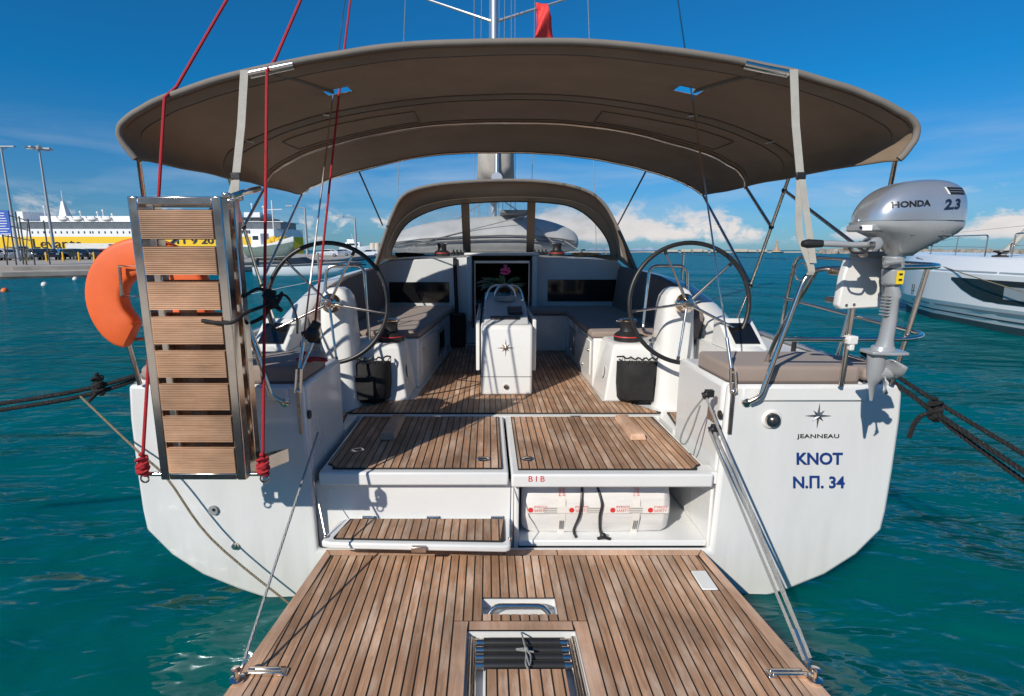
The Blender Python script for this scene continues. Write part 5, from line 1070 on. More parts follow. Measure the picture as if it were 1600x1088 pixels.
def quadW(pts, nm, m, out=0.006): return MB().add([onW(a, b, out) for a, b in pts] + [onW(a, b, out) + V(0, 0.006, 0) for a, b in pts], [(0, 1, 2, 3), (4, 5, 6, 7), (0, 1, 5, 4), (1, 2, 6, 5), (2, 3, 7, 6), (3, 0, 4, 7)]).build(nm, m, dg)
quadW([(720, 312), (733, 311), (736, 402), (724, 402)], 'window_post', 'canvas'); quadW([(824, 311), (837, 312), (834, 402), (822, 402)], 'window_post', 'canvas')
quadW([(603, 398), (964, 398), (966, 408), (601, 408)], 'bottom_band', 'canvas', 0.003)
vin = bpy.data.materials.new('clear_vinyl'); vin.use_nodes = True; M['clear_vinyl'] = vin
t = vin.node_tree; b_ = t.nodes['Principled BSDF']; tr_ = t.nodes.new('ShaderNodeBsdfTransparent'); mxs = t.nodes.new('ShaderNodeMixShader'); mxs.inputs[0].default_value = 0.16
b_.inputs['Base Color'].default_value = (0.55, 0.60, 0.66, 1); b_.inputs['Roughness'].default_value = 0.18; tr_.inputs[0].default_value = (0.93, 0.95, 0.97, 1)
nz = t.nodes.new('ShaderNodeTexNoise'); nz.inputs['Scale'].default_value = 4; nz.inputs['Detail'].default_value = 5; mr = t.nodes.new('ShaderNodeMapRange'); mr.inputs['From Min'].default_value = 0.35; mr.inputs['From Max'].default_value = 0.75; mr.inputs['To Min'].default_value = 0.06; mr.inputs['To Max'].default_value = 0.30
t.links.new(nz.outputs['Fac'], mr.inputs[0]); t.links.new(mr.outputs[0], mxs.inputs[0]); t.links.new(tr_.outputs[0], mxs.inputs[1]); t.links.new(b_.outputs[0], mxs.inputs[2]); t.links.new(mxs.outputs[0], t.nodes['Material Output'].inputs[0])
def pane(pts): 
    q = [onW(a, b, 0.0015) for a, b in pts]; n = len(q)
    MB().add(q, [tuple(range(n))]).build('window_pane', 'clear_vinyl', dg, smooth=False)
pane([(612, 400), (614, 386), (632, 354), (660, 335), (700, 322), (721, 320), (724, 400)])
pane([(733, 318), (760, 317), (800, 315), (825, 316), (822, 400), (736, 400)])
pane([(836, 316), (855, 317), (895, 324), (925, 344), (948, 374), (955, 400), (834, 400)])
for s in (1, -1):                                     # tension lines from the hood to the bimini
    MB().tube([V(s * 1.50, 5.71, 2.85), mir(atY(965, 352, 6.68)) if s < 0 else atY(965, 352, 6.68)], 0.009, 6).build('tension_strap', 'piping', dg)

# ---- mast, boom bag, rigging
mc = V(-0.05, 9.5, 0)
rig = holder('mast', yacht, (-0.05, 9.5, 1.9))
ring = lambda zz: [mc + V(0.062 * math.cos(2 * math.pi * k / 20), 0.11 * math.sin(2 * math.pi * k / 20), zz) for k in range(20)]
MB().loft([ring(1.9), ring(8), ring(19.5)]).build('mast_tube', 'mast_alloy', rig)
for s in (1, -1): MB().loft([[V(-0.05 + s * 0.05, 9.47, 5.72), V(-0.05 + s * 0.05, 9.53, 5.72), V(-0.05 + s * 0.05, 9.53, 5.76), V(-0.05 + s * 0.05, 9.47, 5.76)], [V(s * 1.55, 9.92, 6.35), V(s * 1.55, 9.96, 6.35), V(s * 1.55, 9.96, 6.375), V(s * 1.55, 9.92, 6.375)]]).build('spreader', 'mast_alloy', rig, bevel=0.01)
for (x, y0, y1, xt) in ((-0.40, 9.35, 9.4, -0.36), (-0.33, 9.4, 9.4, -0.22), (0.10, 9.35, 9.4, 0.13), (0.25, 9.35, 9.4, 0.22), (0.33, 9.3, 9.4, 0.27), (-1.9, 9.9, 9.95, -1.56), (1.9, 9.9, 9.95, 1.56), (-0.17, 9.42, 9.45, -0.1), (0.04, 9.4, 9.4, 0.03)):
    MB().tube([V(x, y0, 1.5), V(xt, y1, 8.0 if abs(x) < 1 else 6.35), V(xt * 0.5, y1, 19)], 0.005 if abs(x) < 1 else 0.006, 5).build('rigging_line', 'rope_grey', rig)
rr = []
for (y, wd, z0, z1) in [(7.55, 0.22, 3.10, 3.55), (7.62, 0.42, 3.00, 3.75), (8.4, 0.52, 2.92, 3.95), (9.3, 0.52, 2.88, 4.05)]:
    rr.append([V(-0.03 + wd * 0.55 * a, y, z0 + (z1 - z0) * b) for a, b in ((-0.5, 0), (-1, 0.18), (-0.95, 0.6), (-0.55, 0.98), (0.55, 0.98), (0.95, 0.6), (1, 0.18), (0.5, 0))])
MB().loft(rr).build('boom_bag', 'sailcloth_cover', rig, angle=60)
MB().tube([V(-0.03, 7.4, 2.99), V(-0.04, 9.42, 2.88)], 0.075, 14).build('boom', 'mast_alloy', rig)
MB().tube([V(-0.03, 7.55, 3.9), V(-0.03, 7.50, 3.0)], 0.030, 10).build('boom_end', 'aluminium', rig)

# flag on the starboard halyard
gp = []
for j in range(9):
    row = []
    for i in range(9):
        a, b = i / 8, j / 8
        row.append(V(0.62 + 0.30 * a + 0.05 * math.sin(a * 5 + b * 3) - 0.05 * b * (1 - a), 9.3 + 0.10 * math.sin(a * 6 + b * 4), 5.32 + 0.62 * (1 - b) - 0.20 * a * a + 0.04 * math.sin(a * 4)))
    gp.append(row)
fl = MB().loft(gp, closed=False).build('flag', 'red_flag', None, angle=80); fl.modifiers.new('t', 'SOLIDIFY').thickness = 0.002
tag(fl, 'small red flag curled on a halyard beside the mast', 'flag')
MB().tube([V(0.60, 9.3, 2.2), V(0.60, 9.3, 6.1)], 0.004, 5).build('flag_halyard', 'rope_grey', rig)

# ================================================================= things aboard
def cushion(name, poly, z0, z1, m, label, group=None, bevel=0.022, pipe=True):
    o = MB().prism(poly, z0, z1).build(name, m, None, bevel=bevel, bseg=4)
    tag(o, label, 'cushion', group)
    if pipe:
        c = V(sum(p[0] for p in poly) / len(poly), sum(p[1] for p in poly) / len(poly), 0)
        MB().tube([V(p[0], p[1], z0 + 0.006) + (c - V(p[0], p[1], 0)).normalized() * 0.004 for p in poly], 0.005, 6, closed=True).build('piping', 'piping', o)
    return o
for sx, side in ((1, 'beneath the outboard motor'), (-1, 'behind the folded gangway')):
    f = lambda pts: [(sx * a, b) for a, b in pts]
    cushion('seat_cushion', f([(1.215, 2.835), (1.90, 2.825), (1.925, 2.86), (1.94, 3.28), (1.20, 3.30), (1.185, 3.26), (1.19, 2.88)]), 1.3005, 1.398, 'cushion', 'taupe helm seat cushion on the stern corner ' + side)
    cushion('seat_cushion', f([(1.935, 2.83), (2.10, 2.87), (2.13, 2.95), (2.08, 3.20), (1.955, 3.27)]), 1.315, 1.385, 'cushion', 'small wedge cushion at the outer end of the helm seat ' + side)
cushion('bench_cushion', [(0.80, 4.75), (0.815, 6.47), (0.29, 6.48), (0.29, 7.02), (1.575, 7.02), (1.575, 4.75)], 1.2365, 1.298, 'cushion', 'long L-shaped bench cushion shaded below the starboard coaming')
cushion('bench_cushion', [(-0.775, 4.75), (-0.60, 7.02), (-1.575, 7.02), (-1.575, 4.75)], 1.2365, 1.298, 'cushion', 'straight bench cushion with a sunlit patch along the port side')
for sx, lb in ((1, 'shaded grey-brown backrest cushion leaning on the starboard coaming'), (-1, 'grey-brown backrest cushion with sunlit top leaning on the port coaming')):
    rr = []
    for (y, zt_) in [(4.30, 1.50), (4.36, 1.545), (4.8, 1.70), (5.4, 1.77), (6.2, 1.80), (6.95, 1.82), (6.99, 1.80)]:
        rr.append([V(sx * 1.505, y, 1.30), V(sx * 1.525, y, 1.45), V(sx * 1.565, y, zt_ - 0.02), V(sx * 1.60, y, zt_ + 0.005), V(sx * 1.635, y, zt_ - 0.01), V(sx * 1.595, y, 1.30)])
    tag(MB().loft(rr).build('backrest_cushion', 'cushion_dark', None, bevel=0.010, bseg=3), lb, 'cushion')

# mesh rope bags hung on the winch pods
def ropebag(sx, label):
    x0, x1 = (0.915, 1.30) if sx > 0 else (-1.315, -0.955)
    bg_ = thing('rope_bag', label, 'bag', ((x0 + x1) / 2, 4.18, 0.79))
    def ringb(zz, g_, inset):
        pts = []
        for k in range(24):
            t_ = k / 23; x = x0 + inset + (x1 - x0 - 2 * inset) * t_
            y = 4.245 - g_ * (math.sin(math.pi * t_) ** 0.45)
            pts.append(V(x, y, zz + 0.010 * math.sin(k * 1.9 + zz * 20)))
        return pts + [V(x1 - inset, 4.253, zz), V(x0 + inset, 4.253, zz)]
    rr = [ringb(0.80, 0.09, 0.03), ringb(0.83, 0.13, 0.012), ringb(0.95, 0.15, 0.0), ringb(1.08, 0.14, 0.0), ringb(1.13, 0.13, 0.0)]
    MB().loft(rr).build('bag_body', 'black_fabric', bg_, angle=60)
    MB().tube(ringb(1.175, 0.135, 0.0)[:24], 0.007, 6).build('bag_rim', 'black_rubber', bg_)
    for k in range(1, 23, 3):
        a = ringb(1.13, 0.13, 0)[k]; b = ringb(1.175, 0.135, 0)[k + 1]; c = ringb(1.13, 0.13, 0)[min(k + 2, 23)]
        MB().tube([a, b, c], 0.004, 5).build('net_cord', 'black_rubber', bg_)
    MB().bb(x0 + 0.06, x1 - 0.12, 4.088, 4.094, 0.84, 1.04).build('pocket', 'black_fabric', bg_)
ropebag(1, 'black mesh rope bag hanging beside the starboard wheel'); ropebag(-1, 'black cloth rope bag hanging beside the port wheel')
# black tote at the foot of the companionway
p = atZ(716, 538, SOLE); tt = thing('line_bag', 'narrow black line bag standing at the bulkhead left of the companionway', 'bag', (p.x, 6.8, 0.79))
rr = []
for (zz, w_) in ((0.790, 0.095), (0.83, 0.11), (1.05, 0.118), (1.20, 0.112), (1.215, 0.10)):
    rr.append([V(p.x + math.copysign(abs(math.cos(2 * math.pi * k / 16)) ** 0.5, math.cos(2 * math.pi * k / 16)) * w_, 6.78 + math.copysign(abs(math.sin(2 * math.pi * k / 16)) ** 0.5, math.sin(2 * math.pi * k / 16)) * 0.09, zz) for k in range(16)])
MB().loft(rr).build('bag_body', 'black_fabric', tt); MB().tube(rr[-1], 0.008, 6, closed=True).build('bag_rim', 'black_rubber', tt)

# flower pot on the table
ft = thing('potted_plant', 'pot with pink flower and green leaves on the cockpit table', 'plant', (0.06, 5.8, 1.556))
mat('terracotta', (0.16, 0.045, 0.03), 0.6, var=0.2); mat('amber', (0.55, 0.22, 0.02), 0.3); mat('leaf', (0.15, 0.24, 0.09), 0.5, var=0.35, vscale=12); mat('leaf_grey', (0.30, 0.38, 0.31), 0.5, var=0.2, vscale=12); mat('petal', (0.75, 0.09, 0.28), 0.5, var=0.3, vscale=25)
MB().lathe([(0.055, 0), (0.07, 0.01), (0.078, 0.085), (0.072, 0.09), (0.066, 0.08)], (0.02, 5.8, 1.556), 18).build('pot', 'terracotta', ft)
MB().lathe([(0.035, 0), (0.037, 0.09), (0.031, 0.09), (0.03, 0.01)], (0.14, 5.75, 1.556), 14).build('candle_jar', 'amber', ft)
def leaf(c, d, ln, wd, m):
    d = Vector(d).normalized(); s = d.cross(V(0, 0, 1)).normalized(); q = []
    for k in range(6):
        t_ = k / 5; c_ = Vector(c) + d * ln * t_ + V(0, 0, -0.35 * ln * t_ * t_); w_ = wd * math.sin(math.pi * (0.12 + 0.86 * t_)) 
        q.append([c_ - s * w_, c_ + V(0, 0, -0.006), c_ + s * w_])
    MB().loft(q, closed=False).build('leaf', m, ft)
for k in range(46):
    a = random.uniform(0, 2 * math.pi); el = random.uniform(0.25, 1.4); leaf((0.03 + 0.03 * math.cos(a), 5.8 + 0.03 * math.sin(a), 1.64), (math.cos(a), math.sin(a) * 0.6, el), random.uniform(0.15, 0.25), 0.021, 'leaf')
for k in range(16):
    a = random.uniform(2.3, 3.9); leaf((-0.01, 5.78, 1.65), (math.cos(a), math.sin(a) * 0.5 - 0.1, random.uniform(0.1, 0.75)), random.uniform(0.20, 0.30), 0.017, 'leaf_grey')
fm = MB()
for k in range(14):
    fm.ball(V(0.04, 5.77, 1.83) + V(random.uniform(-.04, .04), random.uniform(-.03, .03), random.uniform(-.055, .035)), (0.022, 0.018, 0.015), 7, 5)
fm.build('flower', 'petal', ft)

# life raft in its bay
raft = thing('life_raft', 'white wrapped life raft valise strapped in the bay under the aft hatch', 'life raft', (0.52, 3.1, 0.336))
oc = [(-0.20, -0.165), (-0.24, -0.05), (-0.235, 0.05), (-0.19, 0.155), (0.19, 0.155), (0.235, 0.05), (0.235, -0.05), (0.19, -0.165)]
rr = []
for (x, s) in ((0.075, 0.72), (0.085, 0.84), (0.12, 0.96), (0.20, 1.0), (0.36, 1.01), (0.52, 1.0), (0.68, 1.01), (0.83, 1.0), (0.94, 0.95), (0.978, 0.78), (0.988, 0.62)):
    rr.append([V(0.05 + (x - 0.075) * 0.985, 3.15 + a * (0.6 + 0.4 * s) + 0.006 * math.sin(x * 31 + i), 0.515 + b * 1.08 * (s if b > 0 else 0.35 + 0.65 * s) + 0.005 * math.sin(x * 23 + i * 2)) for i, (a, b) in enumerate(oc)])
MB().loft(rr).build('valise', 'raft_cloth', raft, bevel=0.018, bseg=3, angle=60)
# printed tape: one band round the middle and two round the girth
def secpt(k, out=0.004):
    a = Vector((0, oc[k][0], oc[k][1])); return a * (1 + out / 0.2)
yb = 3.15 - 0.245
def girth(x):
    pts = [V(x, 3.15 + a * 1.02, 0.505 + b * 1.03) for a, b in (oc[0], oc[1], oc[2], oc[3], oc[4])]
    L_ = [[p_ + V(-0.022, 0, 0), p_ + V(0.022, 0, 0)] for p_ in pts]
    MB().loft(L_, closed=False).build('tape_band', 'tape', raft)
girth(0.29); girth(0.735)
MB().bb(0.085, 0.925, yb - 0.0045, yb - 0.003, 0.484, 0.526).build('tape_band', 'tape', raft)
for x in (0.09, 0.335, 0.58, 0.805):
    MB().lathe([(0.016, 0), (0.016, 0.001), (0.0005, 0.001)], (x + 0.012, yb - 0.005, 0.505), 10, Matrix.Rotation(R(90), 3, 'X')).build('tape_emblem', 'ink_red', raft)
    text_mesh('tape_print', 'PYRSOS\nSAFETY', 0.023, 'ink_red', raft, V(x + 0.072, yb - 0.0052, 0.512), (1, 0, 0), (0, 0, 1), 0.0003)
for x in (0.22, 0.48, 0.73):
    for dz in (-0.012, 0.0, 0.012): MB().bb(x - 0.04, x + 0.04, yb - 0.0056, yb - 0.0048, 0.503 + dz, 0.507 + dz).build('tape_print', 'ink_grey', raft)
for x in (0.29, 0.735):
    text_mesh('tape_print', 'PYRSOS\nSAFETY', 0.022, 'ink_red', raft, V(x, 3.15 - 0.237 + 0.018, 0.62), (0, 0.35, 1), (-1, 0, 0), 0.0003)
    for dx in (-0.010, 0.0, 0.010): MB().box(V(x + dx, 3.15 - 0.232, 0.40), (0.004, 0.001, 0.07), Matrix.Rotation(R(18), 3, 'X')).build('tape_print', 'ink_grey', raft)
for (xa, xb) in ((0.415, 0.37), (0.50, 0.53)):
    MB().tube(catmull([V(xa, 3.02, 0.69), V(xa, 2.955, 0.655), V((xa + xb) / 2 + 0.01, 2.898, 0.55), V((xa + xb) / 2, 2.895, 0.47), V(xb, 2.935, 0.355), V(xb + 0.005, 2.88, 0.34)], 6), 0.008, 8).build('strap_cord', 'black_rubber', raft)
MB().ball(V(0.535, 2.872, 0.356), (0.02, 0.016, 0.018), 10, 6).tube(catmull([V(0.50, 2.865, 0.34), V(0.535, 2.86, 0.352), V(0.575, 2.862, 0.340)], 4), 0.010, 7).build('cord_knot', 'black_rubber', raft)

# inflatable dinghy upturned on the foredeck
dn = thing('inflatable_dinghy', 'grey inflatable dinghy stowed upside down ahead of the sprayhood', 'dinghy', (-0.2, 9.0, 1.97))
st = [(-1.90, 2.06, 2.14, 0.12), (-1.82, 2.0, 2.24, 0.35), (-1.6, 1.97, 2.38, 0.55), (-1.2, 1.96, 2.50, 0.68), (-0.6, 1.96, 2.58, 0.72), (0.1, 1.96, 2.63, 0.72), (0.6, 1.96, 2.60, 0.68), (1.0, 1.97, 2.50, 0.58), (1.25, 2.0, 2.38, 0.42), (1.36, 2.06, 2.28, 0.22)]
rr = []
for (x, z0, z1, hw) in st:
    sec = [(-0.55, 0), (-0.92, 0.16), (-1.0, 0.38), (-0.9, 0.60), (-0.66, 0.70), (-0.42, 0.86), (0, 1.0), (0.42, 0.86), (0.66, 0.70), (0.9, 0.60), (1.0, 0.38), (0.92, 0.16), (0.55, 0)]
    rr.append([V(x, 8.95 + a * hw * 0.75, z0 + (z1 - z0) * b) for a, b in sec])
MB().loft(rr).build('inflated_hull', 'rubber_grey', dn, angle=75, subsurf=1)
for f_ in (0.34, 0.44): MB().tube([V(x, 8.95 - hw * 0.755 - 0.005, z0 + (z1 - z0) * f_) for (x, z0, z1, hw) in st[1:-1]], 0.012, 6).build('rub_strake', 'rubber_dark', dn)
text_mesh('maker_mark', 'HIGHFIELD', 0.10, 'ink_grey', dn, V(-0.62, 8.95 - 0.5445, 2.10), (1, 0, 0), (0, 0.1, 1), 0.001) if False else None
MB().bb(0.05, 0.5, 8.6, 9.2, 2.585, 2.66).build('keel_pad', 'rubber_dark', dn, bevel=0.03)
for (a, b) in (((-1.5, 8.35, 1.98), (-0.04, 9.3, 2.95)), ((1.35, 8.35, 1.98), (-0.04, 9.3, 2.95)), ((-1.2, 8.42, 2.15), (0.4, 8.5, 2.55)), ((0.4, 8.5, 2.55), (1.0, 8.45, 2.05))):
    MB().tube([V(*a), V(*b)], 0.008, 6).build('lashing', 'rope_grey', dn)
# ---- folded gangway standing on the port quarter
GX0, GX1, GZ0, GZ1 = -1.682, -1.283, 0.972, 2.254
DY = 0.10
gw = thing('folding_gangway', 'folded gangway with ribbed wooden slats in a steel frame on the port quarter', 'gangway', (-1.48, 2.3, GZ0))
ns = 8; pitch = (GZ1 - GZ0 - 0.06) / ns; sh = 0.122
for (y0, y1) in ((2.20, 2.262), (2.312, 2.372)):
    for (xa, xb) in ((GX0, GX0 + 0.042), (GX1 - 0.042, GX1)): MB().bb(xa, xb, y0, y1, GZ0, GZ1).build('side_rail', 'steel', gw, bevel=0.005)
    MB().bb(GX0 + 0.0435, GX1 - 0.0435, y0 + 0.001, y1 - 0.001, GZ1 - 0.034, GZ1 - 0.001).build('end_rail', 'steel', gw, bevel=0.004)
    MB().bb(GX0 + 0.0435, GX1 - 0.0435, y0 + 0.001, y1 - 0.001, GZ0 + 0.001, GZ0 + 0.032).build('end_rail', 'steel', gw, bevel=0.004)
rib = []
for k in range(15):
    a = k * sh / 15; rib += [(0.0, a), (0.0, a + sh / 15 * 0.55), (0.0035, a + sh / 15 * 0.62), (0.0035, a + sh / 15 * 0.93)]
rib += [(0.0, sh), (0.020, sh), (0.020, 0.0)]
slat_me = None
for (yf, back) in ((2.196, 0), (2.352, 1)):
    for k in range(ns):
        zz = GZ0 + 0.036 + k * pitch
        if slat_me is None:
            s0 = MB().prism([(a, b) for a, b in rib], -(GX1 - GX0) / 2 + 0.045, (GX1 - GX0) / 2 - 0.045, 'x').build('slat', 'slat_wood', gw, smooth=False, recenter=False); slat_me = s0.data
            s0.location = V((GX0 + GX1) / 2, yf, zz) - WL[gw.name]
        else: mkobj('slat', slat_me, None, gw, V((GX0 + GX1) / 2, yf, zz))
for z0_ in (1.35, 1.75): MB().bb(GX0 + 0.14, GX0 + 0.19, 2.268, 2.306, z0_ - 0.25, z0_ + 0.1).build('stiffener', 'slat_wood', gw)
MB().tube([V(GX0 - 0.085, 2.23, GZ0 + 0.018), V(GX1 + 0.085, 2.23, GZ0 + 0.018)], 0.011, 10).build('lift_bar', 'steel', gw)
for x in (GX0 - 0.09, GX1 + 0.075):
    MB().tube([V(x + 0.019 * math.cos(a * 0.55), 2.222, GZ0 - 0.002 + 0.019 * math.sin(a * 0.55)) for a in range(12)], 0.0045, 6).build('lift_ring', 'steel', gw)
MB().loft([[V(GX1 + 0.001, 2.24, GZ0 + 0.002), V(GX1 + 0.005, 2.24, GZ0 + 0.002), V(GX1 + 0.005, 2.24, GZ0 + 0.065), V(GX1 + 0.001, 2.24, GZ0 + 0.065)], [V(GX1 + 0.098, 2.46, GZ0 - 0.015), V(GX1 + 0.102, 2.46, GZ0 - 0.015), V(GX1 + 0.102, 2.46, GZ0 + 0.055), V(GX1 + 0.098, 2.46, GZ0 + 0.055)]]).build('foot_bracket', 'steel_dull', gw)
MB().loft([[V(GX1 - 0.005, 2.40, GZ0 - 0.01), V(GX1 - 0.005, 2.405, GZ0 - 0.01), V(GX1 - 0.005, 2.405, GZ0 + 0.05), V(GX1 - 0.005, 2.40, GZ0 + 0.05)], [V(GX1 + 0.097, 2.455, GZ0 - 0.015), V(GX1 + 0.097, 2.46, GZ0 - 0.015), V(GX1 + 0.097, 2.46, GZ0 + 0.055), V(GX1 + 0.097, 2.455, GZ0 + 0.055)]]).build('foot_bracket', 'steel_dull', gw)
for y in (2.235, 2.345): MB().box(V(GX1 + 0.008, y, GZ1 + 0.006), (0.035, 0.03, 0.022)).build('fold_hinge', 'steel', gw, bevel=0.004)
MB().tube(catmull([V(GX1 + 0.01, 2.29, GZ1 + 0.01), V(GX1 + 0.045, 2.33, GZ1 + 0.03), V(GX1 + 0.075, 2.42, GZ1 + 0.055)], 4), 0.013, 8).build('stay_arm', 'steel', gw)

# black lashing round the gangway
la = thing('lashing_line', 'black webbing knotted round the side of the folded gangway', 'line', (-1.20, 2.3, 1.75))
kx = V(-1.185, 2.42, 1.79)
MB().tube(catmull([V(-1.41, 2.19, 1.725), V(-1.285, 2.188, 1.715), V(-1.245, 2.25, 1.75), kx, V(-1.235, 2.40, 1.85), V(-1.272, 2.30, 1.82)], 6), 0.008, 7).build('loop', 'black_fabric', la)
kr = random.Random(11); kt = MB()
for j_ in range(4): kt.tube(catmull([kx + V(kr.uniform(-.04, .035), kr.uniform(-.025, .025), kr.uniform(-.05, .05)) for _ in range(7)], 5), 0.0105, 6)
kt.ball(kx, (0.022, 0.018, 0.026), 8, 6); kt.build('knot', 'black_fabric', la)
MB().tube(catmull([kx + V(0, 0, 0.02), kx + V(0.06, 0.02, 0.02), kx + V(0.10, 0.02, -0.08), kx + V(0.105, 0.0, -0.16)], 5), 0.006, 6).tube(catmull([kx, kx + V(-0.04, -0.02, -0.07), kx + V(-0.09, -0.06, -0.10)], 5), 0.009, 6).build('tail', 'black_fabric', la)

for o_ in (gw, la): o_.location.y += DY

# ---- horseshoe lifebuoy on the port pushpit
hb = thing('horseshoe_lifebuoy', 'orange foam horseshoe lifebuoy hanging behind the gangway', 'lifebuoy', (-1.9, 2.72, 1.5))
hc = atY(236, 468, 2.66); sec = []
path = []
for k in range(41):
    a = R(238) - R(296) * k / 40
    rz = 0.215; rx = 0.218
    path.append((hc + V(math.cos(a) * rx, 0, math.sin(a) * rz), V(math.cos(a), 0, math.sin(a))))
rr = []
for i, (c, n) in enumerate(path):
    f = 1.0 if 2 < i < 38 else (0.80 if i in (0, 40) else 0.93 if i in (1, 39) else 0.98)
    ring = []
    for k in range(16):
        a = 2 * math.pi * k / 16; ca, sa = math.cos(a), math.sin(a)
        e1 = math.copysign(abs(ca) ** 0.32, ca) * 0.092 * f; e2 = math.copysign(abs(sa) ** 0.35, sa) * 0.046 * f
        ring.append(c + n * e1 + V(0, e2, 0))
    rr.append(ring)
MB().loft(rr).build('foam', 'orange_foam', hb, angle=60)
q = [atY(187, 416, 2.59), atY(220, 416, 2.59), atY(220, 463, 2.59), atY(190, 463, 2.59)]
MB().tube(q, 0.008, 8, closed=True).build('holder_frame', 'steel_dull', hb)
MB().tube([atY(220, 440, 2.60), V(-1.60, 2.73, 1.80), V(-1.60, 2.735, 1.94)], 0.008, 8).build('holder_arm', 'steel_dull', hb)

# ---- red lifting lines
def knot(c, s, m, parent):
    k = MB()
    for (dx, dy, dz, r_) in ((0, 0, 0.045, .022), (0.006, -0.01, 0.012, .027), (-0.010, -0.006, -0.02, .026), (0.012, 0.0, -0.035, .022), (-0.004, 0.004, 0.075, .014)): k.ball(Vector(c) + V(dx, dy, dz) * s, (r_ * s, r_ * s * 0.8, r_ * s * 0.85), 9, 6)
    for t_ in range(3):
        k.tube(catmull([Vector(c) + V(0.03 * math.cos(a * 1.26 + t_) * s, 0.024 * math.sin(a * 1.26 + t_) * s, (0.05 - 0.03 * t_ + 0.012 * math.sin(a * 2)) * s) for a in range(6)], 4), 0.0085 * s, 6)
    return k.build('knot', m, parent)
A1 = V(GX0 - 0.088, 2.215 + DY, GZ0 + 0.035); A2 = V(GX1 + 0.077, 2.215 + DY, GZ0 + 0.035)
E1 = atY(257, 151, 2.775); E2 = atY(417, 108, 2.775)
far = V(0.0, 6.5, 9.0)
r1 = rope('lifting_line', [A1 + V(0, 0, 0.04), E1 - V(0, 0, 0.005), E1 + V(0.03, 0.06, 0.06), far], 0.0078, 'rope_red', 'red lifting line tied to the outer lower corner of the gangway'); knot(A1 + V(0, 0, 0.02), 0.85, 'rope_red', r1)
r2 = rope('lifting_line', [A2 + V(0, 0, 0.04), E2 - V(0, 0, 0.005), E2 + V(0.02, 0.06, 0.06), far + V(0.02, 0, 0)], 0.0078, 'rope_red', 'red lifting line tied to the inner lower corner of the gangway'); knot(A2 + V(0, 0, 0.02), 0.85, 'rope_red', r2)
bl = atY(488, 523, 2.90); hp = holes[1]
bt = thing('backstay_tackle', 'dark red adjuster line running to a black block on the port backstay', 'tackle', bl)
MB().tube([bl + V(0.012, 0, 0.02), hp + V(0.012, -0.02, -0.03), V(-0.05, 9.40, 19.0)], 0.0065, 7).build('line', 'rope_red', bt)
MB().ball(bl, (0.042, 0.03, 0.05), 12, 8).box(bl + V(0.02, 0, 0.05), (0.05, 0.03, 0.05), Matrix.Rotation(0.5, 3, 'Y')).box(bl + V(-0.03, 0, 0.01), (0.06, 0.03, 0.03), Matrix.Rotation(-0.3, 3, 'Y')).build('block', 'black_rubber', bt, bevel=0.008)
MB().tube([bl + V(0, 0, -0.04), V(-1.185, 2.80, 1.36)], 0.010, 8).build('shackle_link', 'steel', bt)
MB().tube(catmull([bl + V(-0.02, -0.01, 0), bl + V(-0.06, -0.02, -0.05), bl + V(-0.03, -0.03, -0.12), bl + V(0.0, -0.03, -0.145), bl + V(-0.09, 0.02, -0.150), bl + V(-0.11, 0.06, -0.150), bl + V(-0.02, 0.08, -0.148), bl + V(0.05, 0.04, -0.148), bl + V(0.07, -0.01, -0.148), bl + V(0.0, -0.02, -0.140)], 6), 0.0065, 7).build('tail', 'rope_red', bt)

# ---- mooring lines
def twoply(pts, r, label, group=None, parent=None, name='mooring_line'):
    P = catmull(pts, 14); n = len(P); L_ = 0; ph = [0.0]
    for a, b in zip(P[:-1], P[1:]): L_ += (b - a).length; ph.append(L_)
    k = MB()
    for s in range(3):
        q = []
        m_ = max(60, int(L_ / (r * 0.9)))
        for i in range(m_ + 1):
            f = i / m_ * (n - 1); j = min(int(f), n - 2); p_ = P[j].lerp(P[j + 1], f - j); t_ = (P[j + 1] - P[j]).normalized()
            nn_ = t_.cross(V(0, 0, 1)).normalized(); bb_ = t_.cross(nn_); ang = i / m_ * L_ / (r * 5.0) * 2 * math.pi + s * 2.094
            q.append(p_ + nn_ * math.cos(ang) * r * 0.5 + bb_ * math.sin(ang) * r * 0.5)
        k.tube(q, r * 0.56, 6)
    o = k.build(name, 'rope_black', parent)
    if label: tag(o, label, 'rope', group)
    return o
pc = V(-2.03, 3.02, 1.375)
twoply([pc, atY(160, 602, 2.97), atY(0, 631, 2.92), V(-4.6, 2.75, 0.95)], 0.0135, 'black mooring line with a knot leading off the port quarter')
m2 = twoply([pc + V(0.03, 0.04, 0), atY(160, 611, 2.98), atY(0, 641, 2.93), V(-4.6, 2.76, 0.91)], 0.0135, 'lower of the paired black mooring lines off the port quarter')
kk = atY(154, 605, 2.955); knot(kk, 1.0, 'rope_black', m2); MB().tube(catmull([kk, kk + V(-0.01, -0.02, -0.04), kk + V(-0.045, -0.03, -0.075)], 4), 0.011, 7).build('tail', 'rope_black', m2)
scp = V(2.06, 3.05, 1.40)
def sagline(a, b, ext=0.35, sag=0.012): a, b = Vector(a), Vector(b); return [a, a.lerp(b, 0.5) - V(0, 0, sag), b, b + (b - a) * ext + V(0, 0, 0.01)]
twoply(sagline(scp, atY(1600, 737, 2.2)), 0.0135, 'thick black mooring line leading off the starboard quarter')
twoply(sagline(scp + V(0.02, 0.03, 0.03), atY(1590, 704, 2.40), 0.3), 0.0125, 'uppermost black mooring line off the starboard quarter')
m3 = twoply(sagline(atY(1418, 612, 2.75), atY(1600, 752, 2.22), 0.35), 0.0125, 'knotted black mooring line with a hanging tail off the starboard quarter')
kk = atY(1460, 645, 2.61); knot(kk, 1.0, 'rope_black', m3)
